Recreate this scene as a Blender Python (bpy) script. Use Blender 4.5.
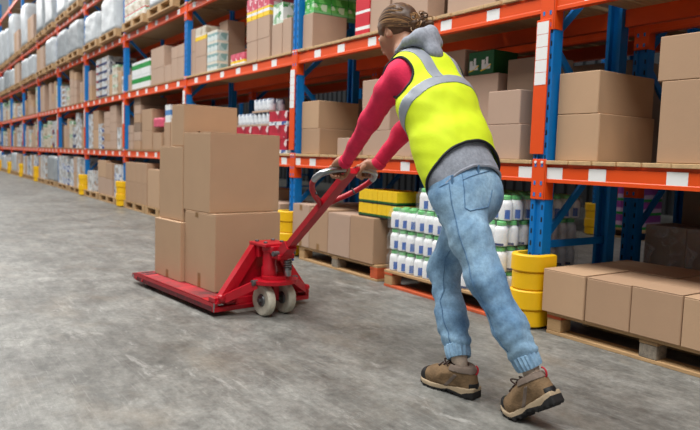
import bpy, bmesh, math, random
import numpy as np
from mathutils import Vector, Matrix
from mathutils.bvhtree import BVHTree

for o in list(bpy.data.objects):
    bpy.data.objects.remove(o)
SC = bpy.context.scene
COL = SC.collection
random.seed(7)

# ------------------------------------------------------------------ camera
FPX = 642.6
YAW, PITCH, ROLL = -0.9683, -0.0894, 0.0313
CAM = np.array([2.5797, -3.16, 1.0])
def _rot():
    cy, sy = math.cos(YAW), math.sin(YAW); cp, sp = math.cos(PITCH), math.sin(PITCH)
    fwd = np.array([sy*cp, cy*cp, sp]); r = np.array([cy, -sy, 0.]); u = np.cross(r, fwd)
    c, s = math.cos(ROLL), math.sin(ROLL)
    return c*r+s*u, -s*r+c*u, fwd
RR, RU, RF = _rot()
cd = bpy.data.cameras.new('camera'); cam = bpy.data.objects.new('camera', cd); COL.objects.link(cam)
cam.matrix_world = Matrix(((RR[0], RU[0], -RF[0], CAM[0]), (RR[1], RU[1], -RF[1], CAM[1]), (RR[2], RU[2], -RF[2], CAM[2]), (0, 0, 0, 1)))
cd.sensor_fit = 'HORIZONTAL'; cd.sensor_width = 36; cd.lens = 36*FPX/700
cd.clip_start = 0.05; cd.clip_end = 200
cd.dof.use_dof = True; cd.dof.focus_distance = 2.95; cd.dof.aperture_fstop = 2.9
SC.camera = cam

# ------------------------------------------------------------------ light
w = bpy.data.worlds.new('world'); SC.world = w; w.use_nodes = True
w.node_tree.nodes['Background'].inputs[0].default_value = (0.93, 0.97, 1.0, 1)
w.node_tree.nodes['Background'].inputs[1].default_value = 0.2
def area(loc, sx, sy, power, col=(1, .985, .96)):
    l = bpy.data.lights.new('roof_light', 'AREA'); l.shape = 'RECTANGLE'; l.size = sx; l.size_y = sy
    l.energy = power; l.color = col
    o = bpy.data.objects.new('roof_light', l); COL.objects.link(o); o.location = loc
for i in range(6):                                  # daylight panels in the roof over the aisle
    area((3.5-8*i, -3.6, 8.6), 5.0, 4.2, 700 if i < 2 else 470)
for i in range(3):                                  # and over the aisle behind the double rack
    area((3-11*i, 3.6, 8.6), 6.0, 2.4, 120)
vs = SC.view_settings
vs.view_transform = 'Standard'; vs.look = 'None'; vs.exposure = 0.28; vs.gamma = 1; vs.use_curve_mapping = False

# ------------------------------------------------------------------ pixel helpers: a pixel plus a known plane gives a point
def ray(x, y): return RR*(x-350)/FPX-RU*(y-215)/FPX+RF
def on_y(x, y, Y):
    d = ray(x, y); return CAM+d*((Y-CAM[1])/d[1])
def on_z(x, y, Z=0.):
    d = ray(x, y); return CAM+d*((Z-CAM[2])/d[2])
def on_plane(x, y, p0, n):
    d = ray(x, y); n = np.asarray(n, float); return CAM+d*(np.dot(np.asarray(p0)-CAM, n)/np.dot(d, n))
def X_px(px, Y, Z):
    a = FPX*RR-(px-350)*RF
    return CAM[0]-(a[1]*(Y-CAM[1])+a[2]*(Z-CAM[2]))/a[0]
def Z_py(py, X, Y):
    a = FPX*RU+(py-215)*RF
    return CAM[2]-(a[0]*(X-CAM[0])+a[1]*(Y-CAM[1]))/a[2]

# ------------------------------------------------------------------ materials
def lin(c):
    return tuple((v/255/12.92 if v/255 <= .04045 else ((v/255+.055)/1.055)**2.4) for v in c)
MATS = {}
def mat(name, col, rough=.6, metal=0., var=.12, scale=6., bump=0., bscale=40., dark=None, spec=.5, stretch=None, detail=4):
    if name in MATS: return MATS[name]
    m = bpy.data.materials.new(name); m.use_nodes = True; nt = m.node_tree; b = nt.nodes['Principled BSDF']
    c = lin(col); d = lin(dark) if dark else tuple(v*(1-var*2) for v in c)
    tc = nt.nodes.new('ShaderNodeTexCoord'); mp = nt.nodes.new('ShaderNodeMapping')
    nt.links.new(tc.outputs['Object'], mp.inputs[0])
    if stretch: mp.inputs['Scale'].default_value = stretch
    n = nt.nodes.new('ShaderNodeTexNoise'); n.inputs['Scale'].default_value = scale; n.inputs['Detail'].default_value = detail; n.inputs['Roughness'].default_value = .62
    nt.links.new(mp.outputs[0], n.inputs['Vector'])
    r = nt.nodes.new('ShaderNodeValToRGB'); r.color_ramp.elements[0].position = .3; r.color_ramp.elements[1].position = .68
    r.color_ramp.elements[0].color = (*d, 1); r.color_ramp.elements[1].color = (*c, 1)
    nt.links.new(n.outputs[0], r.inputs[0]); nt.links.new(r.outputs[0], b.inputs['Base Color'])
    b.inputs['Roughness'].default_value = rough; b.inputs['Metallic'].default_value = metal; b.inputs['Specular IOR Level'].default_value = spec
    if bump:
        n2 = nt.nodes.new('ShaderNodeTexNoise'); n2.inputs['Scale'].default_value = bscale; n2.inputs['Detail'].default_value = 3
        nt.links.new(mp.outputs[0], n2.inputs['Vector'])
        bp = nt.nodes.new('ShaderNodeBump'); bp.inputs['Strength'].default_value = bump; bp.inputs['Distance'].default_value = .01
        nt.links.new(n2.outputs[0], bp.inputs['Height']); nt.links.new(bp.outputs[0], b.inputs['Normal'])
    MATS[name] = m; return m
mat('orange', (234, 80, 14), .42, var=.05, scale=3)
mat('blue', (0, 120, 198), .42, var=.08, scale=4)
mat('yellow', (250, 196, 4), .5, var=.05, scale=5)
mat('red', (190, 12, 34), .38, var=.14, scale=9, bump=.05, bscale=60)
mat('red_worn', (196, 46, 56), .6, var=.3, scale=7, dark=(88, 44, 44))
mat('scuffed', (120, 24, 34), .7, var=.3, scale=30, dark=(44, 26, 28))
mat('white', (238, 238, 236), .5, var=.03)
mat('black', (18, 18, 20), .55, var=.2)
mat('dark', (26, 26, 30), .7, var=.2)
mat('wood', (196, 158, 112), .75, var=.16, scale=5, stretch=(1, 9, 9), bump=.15, bscale=30)
mat('wood_deck', (172, 138, 98), .78, var=.16, scale=5, stretch=(9, 1, 9), bump=.15, bscale=30)
mat('wood_plank', (206, 172, 126), .78, var=.16, scale=5, stretch=(9, 1, 9), bump=.15, bscale=30)
mat('wood_orange', (214, 96, 52), .7, var=.18, scale=8)
mat('wood_end', (152, 140, 124), .85, var=.25, scale=50)
CB = [mat('cardboard_tan', (188, 154, 122), .82, var=.035, scale=3, bump=.05, bscale=90),
      mat('cardboard_brown', (176, 143, 114), .82, var=.035, scale=3, bump=.05, bscale=90),
      mat('cardboard_taupe', (182, 154, 134), .82, var=.03, scale=3, bump=.05, bscale=90),
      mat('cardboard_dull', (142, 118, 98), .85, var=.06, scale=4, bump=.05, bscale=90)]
mat('tape', (146, 108, 62), .3, var=.08, scale=12)
mat('steel', (178, 180, 182), .3, metal=1., var=.12, scale=14)
mat('steel_dull', (120, 122, 124), .45, metal=.8, var=.2, scale=14)
mat('wheel', (206, 200, 182), .6, var=.16, scale=18)
mat('concrete_wall', (62, 64, 66), .9, var=.06, scale=1)

def floor_material():
    m = bpy.data.materials.new('polished_concrete'); m.use_nodes = True; nt = m.node_tree; b = nt.nodes['Principled BSDF']
    N = nt.nodes.new; L = nt.links.new
    tc = N('ShaderNodeTexCoord')
    def noise(scale, detail=5, rough=.6, sc=(1, 1, 1), rot=0., dist=0.):
        mp = N('ShaderNodeMapping'); mp.inputs['Scale'].default_value = sc; mp.inputs['Rotation'].default_value = (0, 0, rot)
        L(tc.outputs['Object'], mp.inputs[0])
        n = N('ShaderNodeTexNoise'); n.inputs['Scale'].default_value = scale; n.inputs['Detail'].default_value = detail
        n.inputs['Roughness'].default_value = rough; n.inputs['Distortion'].default_value = dist
        L(mp.outputs[0], n.inputs['Vector']); return n.outputs[0]
    def ramp(f, p0, p1, c0, c1):
        r = N('ShaderNodeValToRGB'); e = r.color_ramp.elements; e[0].position = p0; e[1].position = p1
        e[0].color = (*c0, 1); e[1].color = (*c1, 1); L(f, r.inputs[0]); return r.outputs[0]
    def mix(t, fac, a, c):
        x = N('ShaderNodeMix'); x.data_type = 'RGBA'; x.blend_type = t
        if isinstance(fac, float): x.inputs[0].default_value = fac
        else: L(fac, x.inputs[0])
        L(a, x.inputs[6])
        if isinstance(c, tuple): x.inputs[7].default_value = (*c, 1)
        else: L(c, x.inputs[7])
        return x.outputs[2]
    base = ramp(noise(.9, 6, .65, dist=.6), .32, .68, lin((108, 107, 103)), lin((146, 146, 142)))
    mot = ramp(noise(4.2, 14, .82, (1, 1.5, 1), .3, .3), .40, .60, (.60, .60, .59), (1.2, 1.2, 1.18))
    c = mix('MULTIPLY', .95, base, mot)
    streak = ramp(noise(2.6, 7, .72, (1, 8, 1), .12), .36, .66, (.64, .63, .61), (1.2, 1.2, 1.19))
    c = mix('MULTIPLY', .45, c, streak)
    scratch = ramp(noise(9, 4, .6, (.5, 16, 1), .2, .3), .60, .66, (0, 0, 0), (1, 1, 1))
    c = mix('MIX', mix_f(nt, scratch, .22), c, lin((180, 180, 176)))
    scratch2 = ramp(noise(7, 4, .6, (.5, 18, 1), -.9, .3), .63, .68, (0, 0, 0), (1, 1, 1))
    c = mix('MIX', mix_f(nt, scratch2, .2), c, lin((176, 176, 172)))
    fine = ramp(noise(30, 8, .8), .36, .64, (.62, .62, .62), (1.22, 1.22, 1.22))
    c = mix('MULTIPLY', .7, c, fine)
    worn = ramp(noise(2.3, 14, .8, (1, 2.6, 1), .1, .5), .57, .63, (0, 0, 0), (1, 1, 1))
    c = mix('MIX', mix_f(nt, worn, .55), c, lin((172, 171, 166)))
    warm = ramp(noise(1.7, 5, .6, (1, 1.6, 1), .9, .4), .55, .75, (0, 0, 0), (1, 1, 1))
    c = mix('MIX', mix_f(nt, warm, .30), c, lin((138, 122, 100)))
    L(c, b.inputs['Base Color'])
    rr = ramp(noise(4, 6, .7), .3, .7, (.34,)*3, (.6,)*3); L(rr, b.inputs['Roughness'])
    b.inputs['Specular IOR Level'].default_value = .45
    bp = N('ShaderNodeBump'); bp.inputs['Strength'].default_value = .12; bp.inputs['Distance'].default_value = .004
    L(noise(45, 4, .7), bp.inputs['Height']); L(bp.outputs[0], b.inputs['Normal'])
    MATS['floor'] = m
def mix_f(nt, sock, k):
    x = nt.nodes.new('ShaderNodeMath'); x.operation = 'MULTIPLY'; nt.links.new(sock, x.inputs[0]); x.inputs[1].default_value = k; return x.outputs[0]
floor_material()

def film_material(name, col, alpha, rough=.15):
    m = bpy.data.materials.new(name); m.use_nodes = True; nt = m.node_tree
    b = nt.nodes['Principled BSDF']; b.inputs['Base Color'].default_value = (*lin(col), 1); b.inputs['Roughness'].default_value = rough
    t = nt.nodes.new('ShaderNodeBsdfTransparent'); mx = nt.nodes.new('ShaderNodeMixShader')
    tc = nt.nodes.new('ShaderNodeTexCoord'); n = nt.nodes.new('ShaderNodeTexNoise'); n.inputs['Scale'].default_value = 9; n.inputs['Detail'].default_value = 4; n.inputs['Distortion'].default_value = 1.5
    nt.links.new(tc.outputs['Object'], n.inputs['Vector'])
    r = nt.nodes.new('ShaderNodeValToRGB'); r.color_ramp.elements[0].position = .45; r.color_ramp.elements[1].position = .75
    r.color_ramp.elements[0].color = (alpha*.4,)*3+(1,); r.color_ramp.elements[1].color = (min(1, alpha*2.2),)*3+(1,)
    nt.links.new(n.outputs[0], r.inputs[0]); nt.links.new(r.outputs[0], mx.inputs[0])
    bp = nt.nodes.new('ShaderNodeBump'); bp.inputs['Strength'].default_value = .5; bp.inputs['Distance'].default_value = .02
    nt.links.new(n.outputs[0], bp.inputs['Height']); nt.links.new(bp.outputs[0], b.inputs['Normal'])
    nt.links.new(t.outputs[0], mx.inputs[1]); nt.links.new(b.outputs[0], mx.inputs[2])
    nt.links.new(mx.outputs[0], nt.nodes['Material Output'].inputs['Surface']); MATS[name] = m
film_material('film', (235, 240, 240), .12)
film_material('film_dark', (225, 225, 225), .2)
mat('wrap_white', (196, 202, 206), .35, var=.1, scale=7, bump=.5, bscale=14)
mat('wrap_grey', (166, 172, 176), .35, var=.14, scale=7, bump=.5, bscale=14)

# ------------------------------------------------------------------ mesh helpers
CH = [(0, 1, 3, 2), (4, 6, 7, 5), (0, 4, 5, 1), (2, 3, 7, 6), (0, 2, 6, 4), (1, 5, 7, 3)]
class MB:
    def __init__(s): s.v = []; s.f = []; s.m = []
    def add(s, vs, fs, mi=0):
        n = len(s.v); s.v += [tuple(map(float, q)) for q in vs]; s.f += [tuple(i+n for i in q) for q in fs]; s.m += [mi]*len(fs); return s
    def box(s, x0, x1, y0, y1, z0, z1, c=0., mi=0):
        if c <= 0:
            vs = [(x, y, z) for x in (x0, x1) for y in (y0, y1) for z in (z0, z1)]
            return s.add(vs, CH, mi)
        vs = []; X = (x0, x1); Y = (y0, y1); Z = (z0, z1); idx = {}
        for i in (0, 1):
            for j in (0, 1):
                for k in (0, 1):
                    sx, sy, sz = (c if i == 0 else -c), (c if j == 0 else -c), (c if k == 0 else -c)
                    for a, p in enumerate(((X[i], Y[j]+sy, Z[k]+sz), (X[i]+sx, Y[j], Z[k]+sz), (X[i]+sx, Y[j]+sy, Z[k]))):
                        idx[(i, j, k, a)] = len(vs); vs.append(p)
        fs = []
        for i in (0, 1):
            q = [idx[(i, 0, 0, 0)], idx[(i, 1, 0, 0)], idx[(i, 1, 1, 0)], idx[(i, 0, 1, 0)]]; fs.append(q if i else q[::-1])
            q = [idx[(0, i, 0, 1)], idx[(0, i, 1, 1)], idx[(1, i, 1, 1)], idx[(1, i, 0, 1)]]; fs.append(q if i else q[::-1])
            q = [idx[(0, 0, i, 2)], idx[(1, 0, i, 2)], idx[(1, 1, i, 2)], idx[(0, 1, i, 2)]]; fs.append(q if i else q[::-1])
        for i in (0, 1):
            for j in (0, 1):
                q = [idx[(i, j, 0, 0)], idx[(i, j, 1, 0)], idx[(i, j, 1, 1)], idx[(i, j, 0, 1)]]; fs.append(q if (i != j) else q[::-1])
                q = [idx[(i, 0, j, 0)], idx[(i, 1, j, 0)], idx[(i, 1, j, 2)], idx[(i, 0, j, 2)]]; fs.append(q[::-1] if (i != j) else q)
                q = [idx[(0, i, j, 1)], idx[(1, i, j, 1)], idx[(1, i, j, 2)], idx[(0, i, j, 2)]]; fs.append(q if (i != j) else q[::-1])
        for i in (0, 1):
            for j in (0, 1):
                for k in (0, 1):
                    q = [idx[(i, j, k, 0)], idx[(i, j, k, 1)], idx[(i, j, k, 2)]]
                    fs.append(q if (i+j+k) % 2 else q[::-1])
        return s.add(vs, fs, mi)
    def prism(s, poly, axis, a, b, mi=0):
        n = len(poly); vs = []
        for t in (a, b):
            for p in poly:
                q = list(p); q.insert(axis, t); vs.append(q)
        fs = [tuple(range(n))[::-1], tuple(range(n, 2*n))]+[(i, (i+1) % n, n+(i+1) % n, n+i) for i in range(n)]
        return s.add(vs, fs, mi)
    def tube(s, pts, rad, n=8, mi=0, cap=True, flat=None):
        P = [Vector(p) for p in pts]; R = rad if isinstance(rad, (list, tuple)) else [rad]*len(P)
        t0 = (P[1]-P[0]).normalized(); up = Vector((0, 0, 1)) if abs(t0.z) < .95 else Vector((1, 0, 0))
        a = t0.cross(up).normalized(); vs = []
        for i, p in enumerate(P):
            t = (P[min(i+1, len(P)-1)]-P[max(i-1, 0)]).normalized()
            a = (a-t*a.dot(t)).normalized(); b = t.cross(a)
            for k in range(n):
                an = 2*math.pi*(k+.5)/n; fa, fb = flat or (1, 1)
                vs.append(p+a*math.cos(an)*R[i]*fa+b*math.sin(an)*R[i]*fb)
        fs = [(i*n+k, i*n+(k+1) % n, (i+1)*n+(k+1) % n, (i+1)*n+k) for i in range(len(P)-1) for k in range(n)]
        if cap: fs += [tuple(range(n))[::-1], tuple(range((len(P)-1)*n, len(P)*n))]
        return s.add(vs, fs, mi)
    def bar(s, p, q, wx, wy, mi=0):            # rectangular bar between two points
        P, Q = Vector(p), Vector(q); t = (Q-P).normalized(); up = Vector((0, 0, 1)) if abs(t.z) < .95 else Vector((0, 1, 0))
        a = t.cross(up).normalized(); b = t.cross(a).normalized()
        vs = [c+a*i*wx/2+b*j*wy/2 for c in (P, Q) for i, j in ((-1, -1), (1, -1), (1, 1), (-1, 1))]
        return s.add(vs, [(3, 2, 1, 0), (4, 5, 6, 7)]+[(i, (i+1) % 4, 4+(i+1) % 4, 4+i) for i in range(4)], mi)
    def lathe(s, prof, n=16, c=(0, 0, 0), axis=2, sx=1., sy=1., mi=0):
        vs = []
        for r, h in prof:
            for k in range(n):
                an = 2*math.pi*k/n; q = [r*math.cos(an)*sx, r*math.sin(an)*sy]; q.insert(axis, h); vs.append((q[0]+c[0], q[1]+c[1], q[2]+c[2]))
        m = len(prof); fs = [(i*n+k, i*n+(k+1) % n, (i+1)*n+(k+1) % n, (i+1)*n+k) for i in range(m-1) for k in range(n)]
        fs += [tuple(range(n))[::-1], tuple(range((m-1)*n, m*n))]
        if axis == 1: fs = [q[::-1] for q in fs]
        return s.add(vs, fs, mi)
    def data(s, name, mats, smooth=False):
        me = bpy.data.meshes.new(name); me.from_pydata(s.v, [], s.f)
        for m in (mats if isinstance(mats, (list, tuple)) else [mats]): me.materials.append(MATS[m] if isinstance(m, str) else m)
        if any(s.m): me.polygons.foreach_set('material_index', s.m)
        if smooth:
            me.polygons.foreach_set('use_smooth', [True]*len(s.f)); me.set_sharp_from_angle(angle=math.radians(38))
        me.update(); return me
    def build(s, name, mats, parent=None, smooth=False): return put(name, s.data(name, mats, smooth), parent)

def put(name, me, parent=None, loc=None, rz=None):
    o = bpy.data.objects.new(name, me); COL.objects.link(o)
    if parent is not None: o.parent = parent
    if loc is not None: o.location = loc
    if rz is not None: o.rotation_euler = (0, 0, rz)
    return o
def empty(name, loc=(0, 0, 0), rz=0.):
    o = put(name, None, None, loc, rz); o.empty_display_size = .1; return o
THINGS = []
def tag(o, label, cat, group=None):
    o['label'] = label; o['category'] = cat
    if group: o['group'] = group
    THINGS.append(o); return o
def struct(o): o['kind'] = 'structure'; return o

# ------------------------------------------------------------------ the setting
BAY = 3.048
LEV = [.941, 1.950, 2.945, 3.985, 6.0]
DECK = [c+.054+.024 for c in LEV]
KMAX = 15
g = MB().box(-60, 14, -16, 12, -.2, 0); struct(g.build('floor', 'floor'))
g = MB()
for i in range(230): g.box(-60+i*.32, -60+i*.32+.2, 9.9, 9.98, 0, 11)
g.box(-60, 14, 9.98, 10.1, 0, 11); struct(g.build('wall_back', 'concrete_wall'))
g = MB()
for i in range(66): g.box(-54.98, -54.9, -14+i*.36, -14+i*.36+.22, 0, 11)
g.box(-55.1, -54.98, -16, 9.9, 0, 11); struct(g.build('wall_end', 'concrete_wall'))

# ------------------------------------------------------------------ pallet racks
UPH = 6.7
prof = [(-.0525, 0), (-.02, 0), (-.016, .012), (.016, .012), (.02, 0), (.0525, 0), (.0525, .08), (.03, .08), (.03, .07), (.044, .07), (.044, .02), (-.044, .02), (-.044, .07), (-.03, .07), (-.03, .08), (-.0525, .08)]
M_up = MB().prism(prof, 2, .006, UPH).data('upright', 'blue')
g = MB()
for i in range(60):
    z = .12+i*.075
    for x in (-.036, .036):
        g.add([(x-.006, -.0008, z), (x+.006, -.0008, z), (x+.005, -.0008, z+.03), (x-.005, -.0008, z+.03)], [(0, 1, 2, 3)])
M_slot = g.data('slot', 'black')
g = MB().box(-.07, .07, -.03, .11, 0, .008); 
M_foot = g.data('foot_plate', 'blue')
def brace_mesh(p, q): return MB().bar(p, q, .02, .045).data('brace', 'blue')
FD = .74
M_br = []
zs = [.5+.62*i for i in range(10)]
for i in range(9):
    a, b = (.04, FD-.04) if i % 2 == 0 else (FD-.04, .04)
    M_br.append(brace_mesh((0, a, zs[i]), (0, b, zs[i+1])))
for z in (.2, .5, 6.2): M_br.append(brace_mesh((0, .03, z), (0, FD-.03, z)))
bl = BAY-.112
bp = [(0, -.054), (.05, -.054), (.05, .054), (.018, .054), (.018, .036), (.003, .034), (.003, -.03), (0, -.034)]
M_beam = MB().prism(bp, 0, -bl/2, bl/2).data('beam', 'orange')
g = MB().box(-.053, .053, -.008, -.001, -.16, .085, .003)
g.box(.045, .056, -.008, .07, -.16, .06, .002)
for z in (-.13, -.06, .05):
    for x in (-.024, .024):
        g.box(x-.007, x+.007, -.0095, -.008, z-.012, z+.012, mi=1)
for x in (-.024, .024): g.lathe([(.009, -.014), (.009, -.008)], 8, (x, 0, .066), axis=1, mi=2)
M_conn = g.data('beam_connector', ['orange', 'blue', 'white'])
M_tag = MB().box(-.055, .055, -.0015, .0, -.036, .036).data('location_tag', 'white')
M_plank = {}
for L in range(4):
    wd = .136+.006*L; M_plank[L] = MB().box(-wd/2, wd/2, -.012, .775, 0, .024, .003).data('plank', 'wood_plank')
NP = 19
g = MB()
for i in range(NP):
    x = -bl/2+bl*(i+.5)/NP; g.box(x-.066, x+.066, 0, FD, .0, .022)
M_deck = g.data('deck', 'wood_deck')
M_hold = MB().box(-.05, .05, -.014, -.003, 0, .80, .003).data('label_holder', 'orange')
M_strip = MB().box(-.042, .042, -.0155, -.014, 0, .072).data('location_label', 'white')
TAGPX = {(-1, 0): [548.5+6, 597, 677], (0, 0): [525.5, 405, 373, 312.5, 297.5], (0, 1): [493, 446, 372, 341, 317.5],
         (1, 0): [284, 262, 240], (1, 1): [274, 255, 238, 222, 208, 196]}

def rack(name, y0, sgn, k0, k1, label, front=True, planks=False):
    """one bolted row of racking; the face stands at y0 and the row runs back by FD"""
    root = empty(name, (0, y0, 0)); tag(root, label, 'pallet rack')
    for k in range(k0, k1+1):
        x = -k*BAY
        u = put('upright', M_up, root, (x, 0, 0)); put('foot_plate', M_foot, u); put('slot', M_slot, u)['kind'] = 'stuff'
        u = put('upright', M_up, root, (x, FD, 0), math.pi); put('foot_plate', M_foot, u); put('slot', M_slot, u)['kind'] = 'stuff'
        for m in M_br: put('brace', m, root, (x, 0, 0))
        if front and k < 9:
            z0 = 1.055
            h = put('label_holder', M_hold, root, (x-.022, 0, z0))
            for j in range(5): put('location_label', M_strip, h, (0, 0, .79-.075*(j+1)))
    for k in range(k0, k1):
        xc = -(k+.5)*BAY
        for L, z in enumerate(LEV):
            b = put('beam', M_beam, root, (xc, -.001, z))
            if k == k0 or True:
                put('beam_connector', M_conn, root, (-k*BAY, 0, z))
            b2 = put('beam', M_beam, root, (xc, FD+.001, z), math.pi)
            put('beam_connector', M_conn, root, (-(k+1)*BAY, FD, z)).rotation_euler = (0, 0, math.pi)
            if front and L < 4:
                if (k, L) in TAGPX:
                    xs = [X_px(p, y0, z) - xc for p in TAGPX[(k, L)]]
                else:
                    xs = [(-bl/2+bl*(i+.5)/6) for i in range(6)] if k < 9 else []
                for xx in xs:
                    if abs(xx) < bl/2-.02: put('location_tag', M_tag, b, (xx, .003, 0))
            if planks and k <= 1 and L < 2:
                for i in range(NP):
                    p = put('plank', M_plank[(i*7+L+k) % 4], root, (xc-bl/2+bl*(i+.5)/NP+random.uniform(-.006, .006), random.uniform(-.004, .004), z+.054))
            else: put('deck', M_deck, root, (xc, 0, z+.0545))
    return root
rack('pallet_rack', 0., 1, -1, KMAX, 'orange and blue pallet rack facing the aisle with the pallet truck', True, True)
rack('pallet_rack', .98, 1, -1, 6, 'orange and blue pallet rack standing back to back behind the aisle rack', False)
rack('pallet_rack', 5.0, 1, -1, 5, 'orange and blue pallet rack across the aisle behind the double rack', False)

# yellow column guards: stacked U-shaped bumpers in front of an upright
def ring(r, z0, z1):
    out = [(math.cos(math.pi+math.pi*i/12)*r, math.sin(math.pi+math.pi*i/12)*r*.95) for i in range(13)]
    out = [(-r, .10)]+out+[(r, .10)]
    ri = r-.035; inn = [(math.cos(2*math.pi-math.pi*i/12)*ri, math.sin(2*math.pi-math.pi*i/12)*ri*.9) for i in range(13)]
    inn = [(ri, .10)]+inn+[(-ri, .10)]
    n = len(out); vs = []; fs = []
    c = .008
    for P, z in ((out, z0+c), (out, z1-c)): vs += [(x, y, z) for x, y in P]
    q = [(x*(1-c/r), y*(1-c/r)) for x, y in out]
    for P, z in ((q, z1), (inn[::-1], z1), (inn[::-1], z0), (q, z0)): vs += [(x, y, z) for x, y in P]
    for a, b in ((0, 1), (1, 2), (2, 3), (3, 4), (4, 5), (5, 0)):
        for i in range(n-1): fs.append((a*n+i, a*n+i+1, b*n+i+1, b*n+i))
    fs.append((0, n, 2*n, 3*n, 4*n, 5*n)); fs.append(tuple(j*n+n-1 for j in range(5, -1, -1)))
    return MB().add(vs, fs).data('guard_ring', 'yellow', True)
RINGS = [ring(.108, .012, .115), ring(.118, .117, .235), ring(.108, .237, .345), ring(.117, .347, .452)]
BAYN = {-1: 'bay of low cartons', 0: 'bay of white bottles', 1: 'bay behind the truck'}
ORD = ['first', 'second', 'third', 'fourth', 'fifth', 'sixth', 'seventh', 'eighth', 'ninth', 'tenth', 'eleventh', 'twelfth', 'thirteenth']
def bayname(k): return BAYN[k] if k in BAYN else ORD[k-2]+' bay past the truck'
GL = {0: 'yellow column guard at the upright beside the white bottles', 1: 'yellow column guard at the upright close behind the pallet truck handle'}
for k in (0, 1, 2, 3, 4, 6, 7, 8, 9):
    e = empty('column_guard', (-k*BAY, -.035, 0)); tag(e, GL.get(k, 'yellow column guard at the start of the '+bayname(k)), 'column guard')
    for m in RINGS: put('guard_ring', m, e)
e = empty('column_guard', (-BAY, 4.965, 0)); tag(e, 'yellow column guard across the rear aisle beside the violet packs', 'column guard')
for m in RINGS: put('guard_ring', m, e)

# ------------------------------------------------------------------ goods: builders
def Y_px(px, X, Z):
    a = FPX*RR-(px-350)*RF
    return CAM[1]-(a[0]*(X-CAM[0])+a[2]*(Z-CAM[2]))/a[1]
LEVN = {-1: 'floor', 0: 'lower shelf', 1: 'middle shelf', 2: 'third shelf', 3: 'fourth shelf'}
def where(k, L): return ('on the floor, ' if L < 0 else 'on the '+LEVN[L]+', ')+bayname(k)
def stackpos(i, n): return '' if n == 1 else (['lower', 'upper'][i] if n == 2 else (['bottom', 'second', 'third', 'fourth', 'fifth', 'sixth'][i] if i < n-1 else 'top'))+' in the '
def crate(x0, x1, y0, y1, z0, z1, mt=0, label=None, flaps=False, tape=False, name='carton', cat='box', rz=0., ftape=False):
    """closed cardboard carton; origin at its base centre"""
    cx, cy = (x0+x1)/2, (y0+y1)/2; hx, hy, h = (x1-x0)/2, (y1-y0)/2, z1-z0
    t = .005 if flaps else 0
    o = MB().box(-hx, hx, -hy, hy, 0, h-t, .004).build(name, CB[mt]); o.location = (cx, cy, z0); o.rotation_euler = (0, 0, rz)
    if flaps:                                    # two top flaps that meet at a seam
        for s in (-1, 1):
            g = MB().box(-hx+.001, hx-.001, min(s*.002, s*(hy-.001)), max(s*.002, s*(hy-.001)), h-t, h, .0015)
            g.build('flap', CB[mt], o)
    if tape:
        MB().box(-.024, .024, -hy-.0008, -hy, h*.0+.004, h*.16).build('tape', 'tape', o)
        MB().box(-.024, .024, -hy-.0008, -hy, h*.86, h-.004).build('tape', 'tape', o)
    if ftape: MB().box(-hx+.002, hx-.002, -.024, .024, h, h+.0008).build('tape', 'tape', o)
    tag(o, label, cat); return o
def carton(px0, px1, py, zb, yf=.05, dep=.4, pxr=None, mt=0, label='', gap=0., **kw):
    X0 = X_px(px0, yf, zb); X1 = X_px(px1, yf, zb)-gap
    for k in range(-1, 4):                       # keep clear of the uprights
        u = -k*BAY
        if X0 < u+.068 < X1: X0 = u+.068 if u-X0 < X1-u else X0
        if X0 < u-.068 < X1: X1 = u-.068
    Z1 = Z_py(py, X0, yf)
    if pxr: dep = Y_px(pxr, X1, zb)-yf
    crate(X0, X1, yf, yf+dep, zb, Z1, mt, label, **kw)
    return X0, X1, yf, yf+dep, zb, Z1
def pack(x0, x1, y0, y1, z0, z1, bands, label, name='printed_pack', cat='pack', nx=1):
    """printed pack: bands of flat print (fraction of the height, material), grooves between its units"""
    cx, cy = (x0+x1)/2, (y0+y1)/2; hx, hy, h = (x1-x0)/2, (y1-y0)/2, z1-z0
    g = MB(); mats = []; 
    for f, m in bands:
        if m not in mats: mats.append(m)
    w = 2*hx/nx
    for i in range(nx):
        z = 0
        for f, m in bands:
            c = .0015
            g.box(-hx+i*w+.0015, -hx+(i+1)*w-.0015, -hy, hy, z, z+f*h, .0, mats.index(m)); z += f*h
    o = g.build(name, mats); o.location = (cx, cy, z0); tag(o, label, cat); return o
def print_mat(name, cols, scale, rough=.45, sc=(1, 1, 1)):
    """busy flat print: cells of a few colours, too small to read"""
    m = bpy.data.materials.new(name); m.use_nodes = True; nt = m.node_tree; b = nt.nodes['Principled BSDF']
    tc = nt.nodes.new('ShaderNodeTexCoord'); mp = nt.nodes.new('ShaderNodeMapping'); mp.inputs['Scale'].default_value = sc
    v = nt.nodes.new('ShaderNodeTexVoronoi'); v.distance = 'CHEBYCHEV'; v.inputs['Scale'].default_value = scale
    nt.links.new(tc.outputs['Object'], mp.inputs[0]); nt.links.new(mp.outputs[0], v.inputs['Vector'])
    s = nt.nodes.new('ShaderNodeSeparateColor'); nt.links.new(v.outputs['Color'], s.inputs[0])
    r = nt.nodes.new('ShaderNodeValToRGB'); r.color_ramp.interpolation = 'CONSTANT'; e = r.color_ramp.elements
    n = len(cols)
    for i in range(n-2): e.new(.5)
    for i, c in enumerate(cols): e[i].position = i/n; e[i].color = (*lin(c), 1)
    nt.links.new(s.outputs[0], r.inputs[0]); nt.links.new(r.outputs[0], b.inputs['Base Color']); b.inputs['Roughness'].default_value = rough; MATS[name] = m
mat('label_blue', (64, 112, 196), .4, var=.15, scale=40)
print_mat('print_can', [(226, 230, 234), (206, 212, 218), (60, 90, 160), (226, 230, 234), (120, 130, 150)], 22)
print_mat('print_teal', [(170, 196, 196), (206, 216, 214), (128, 164, 164), (196, 208, 206)], 16)
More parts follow.
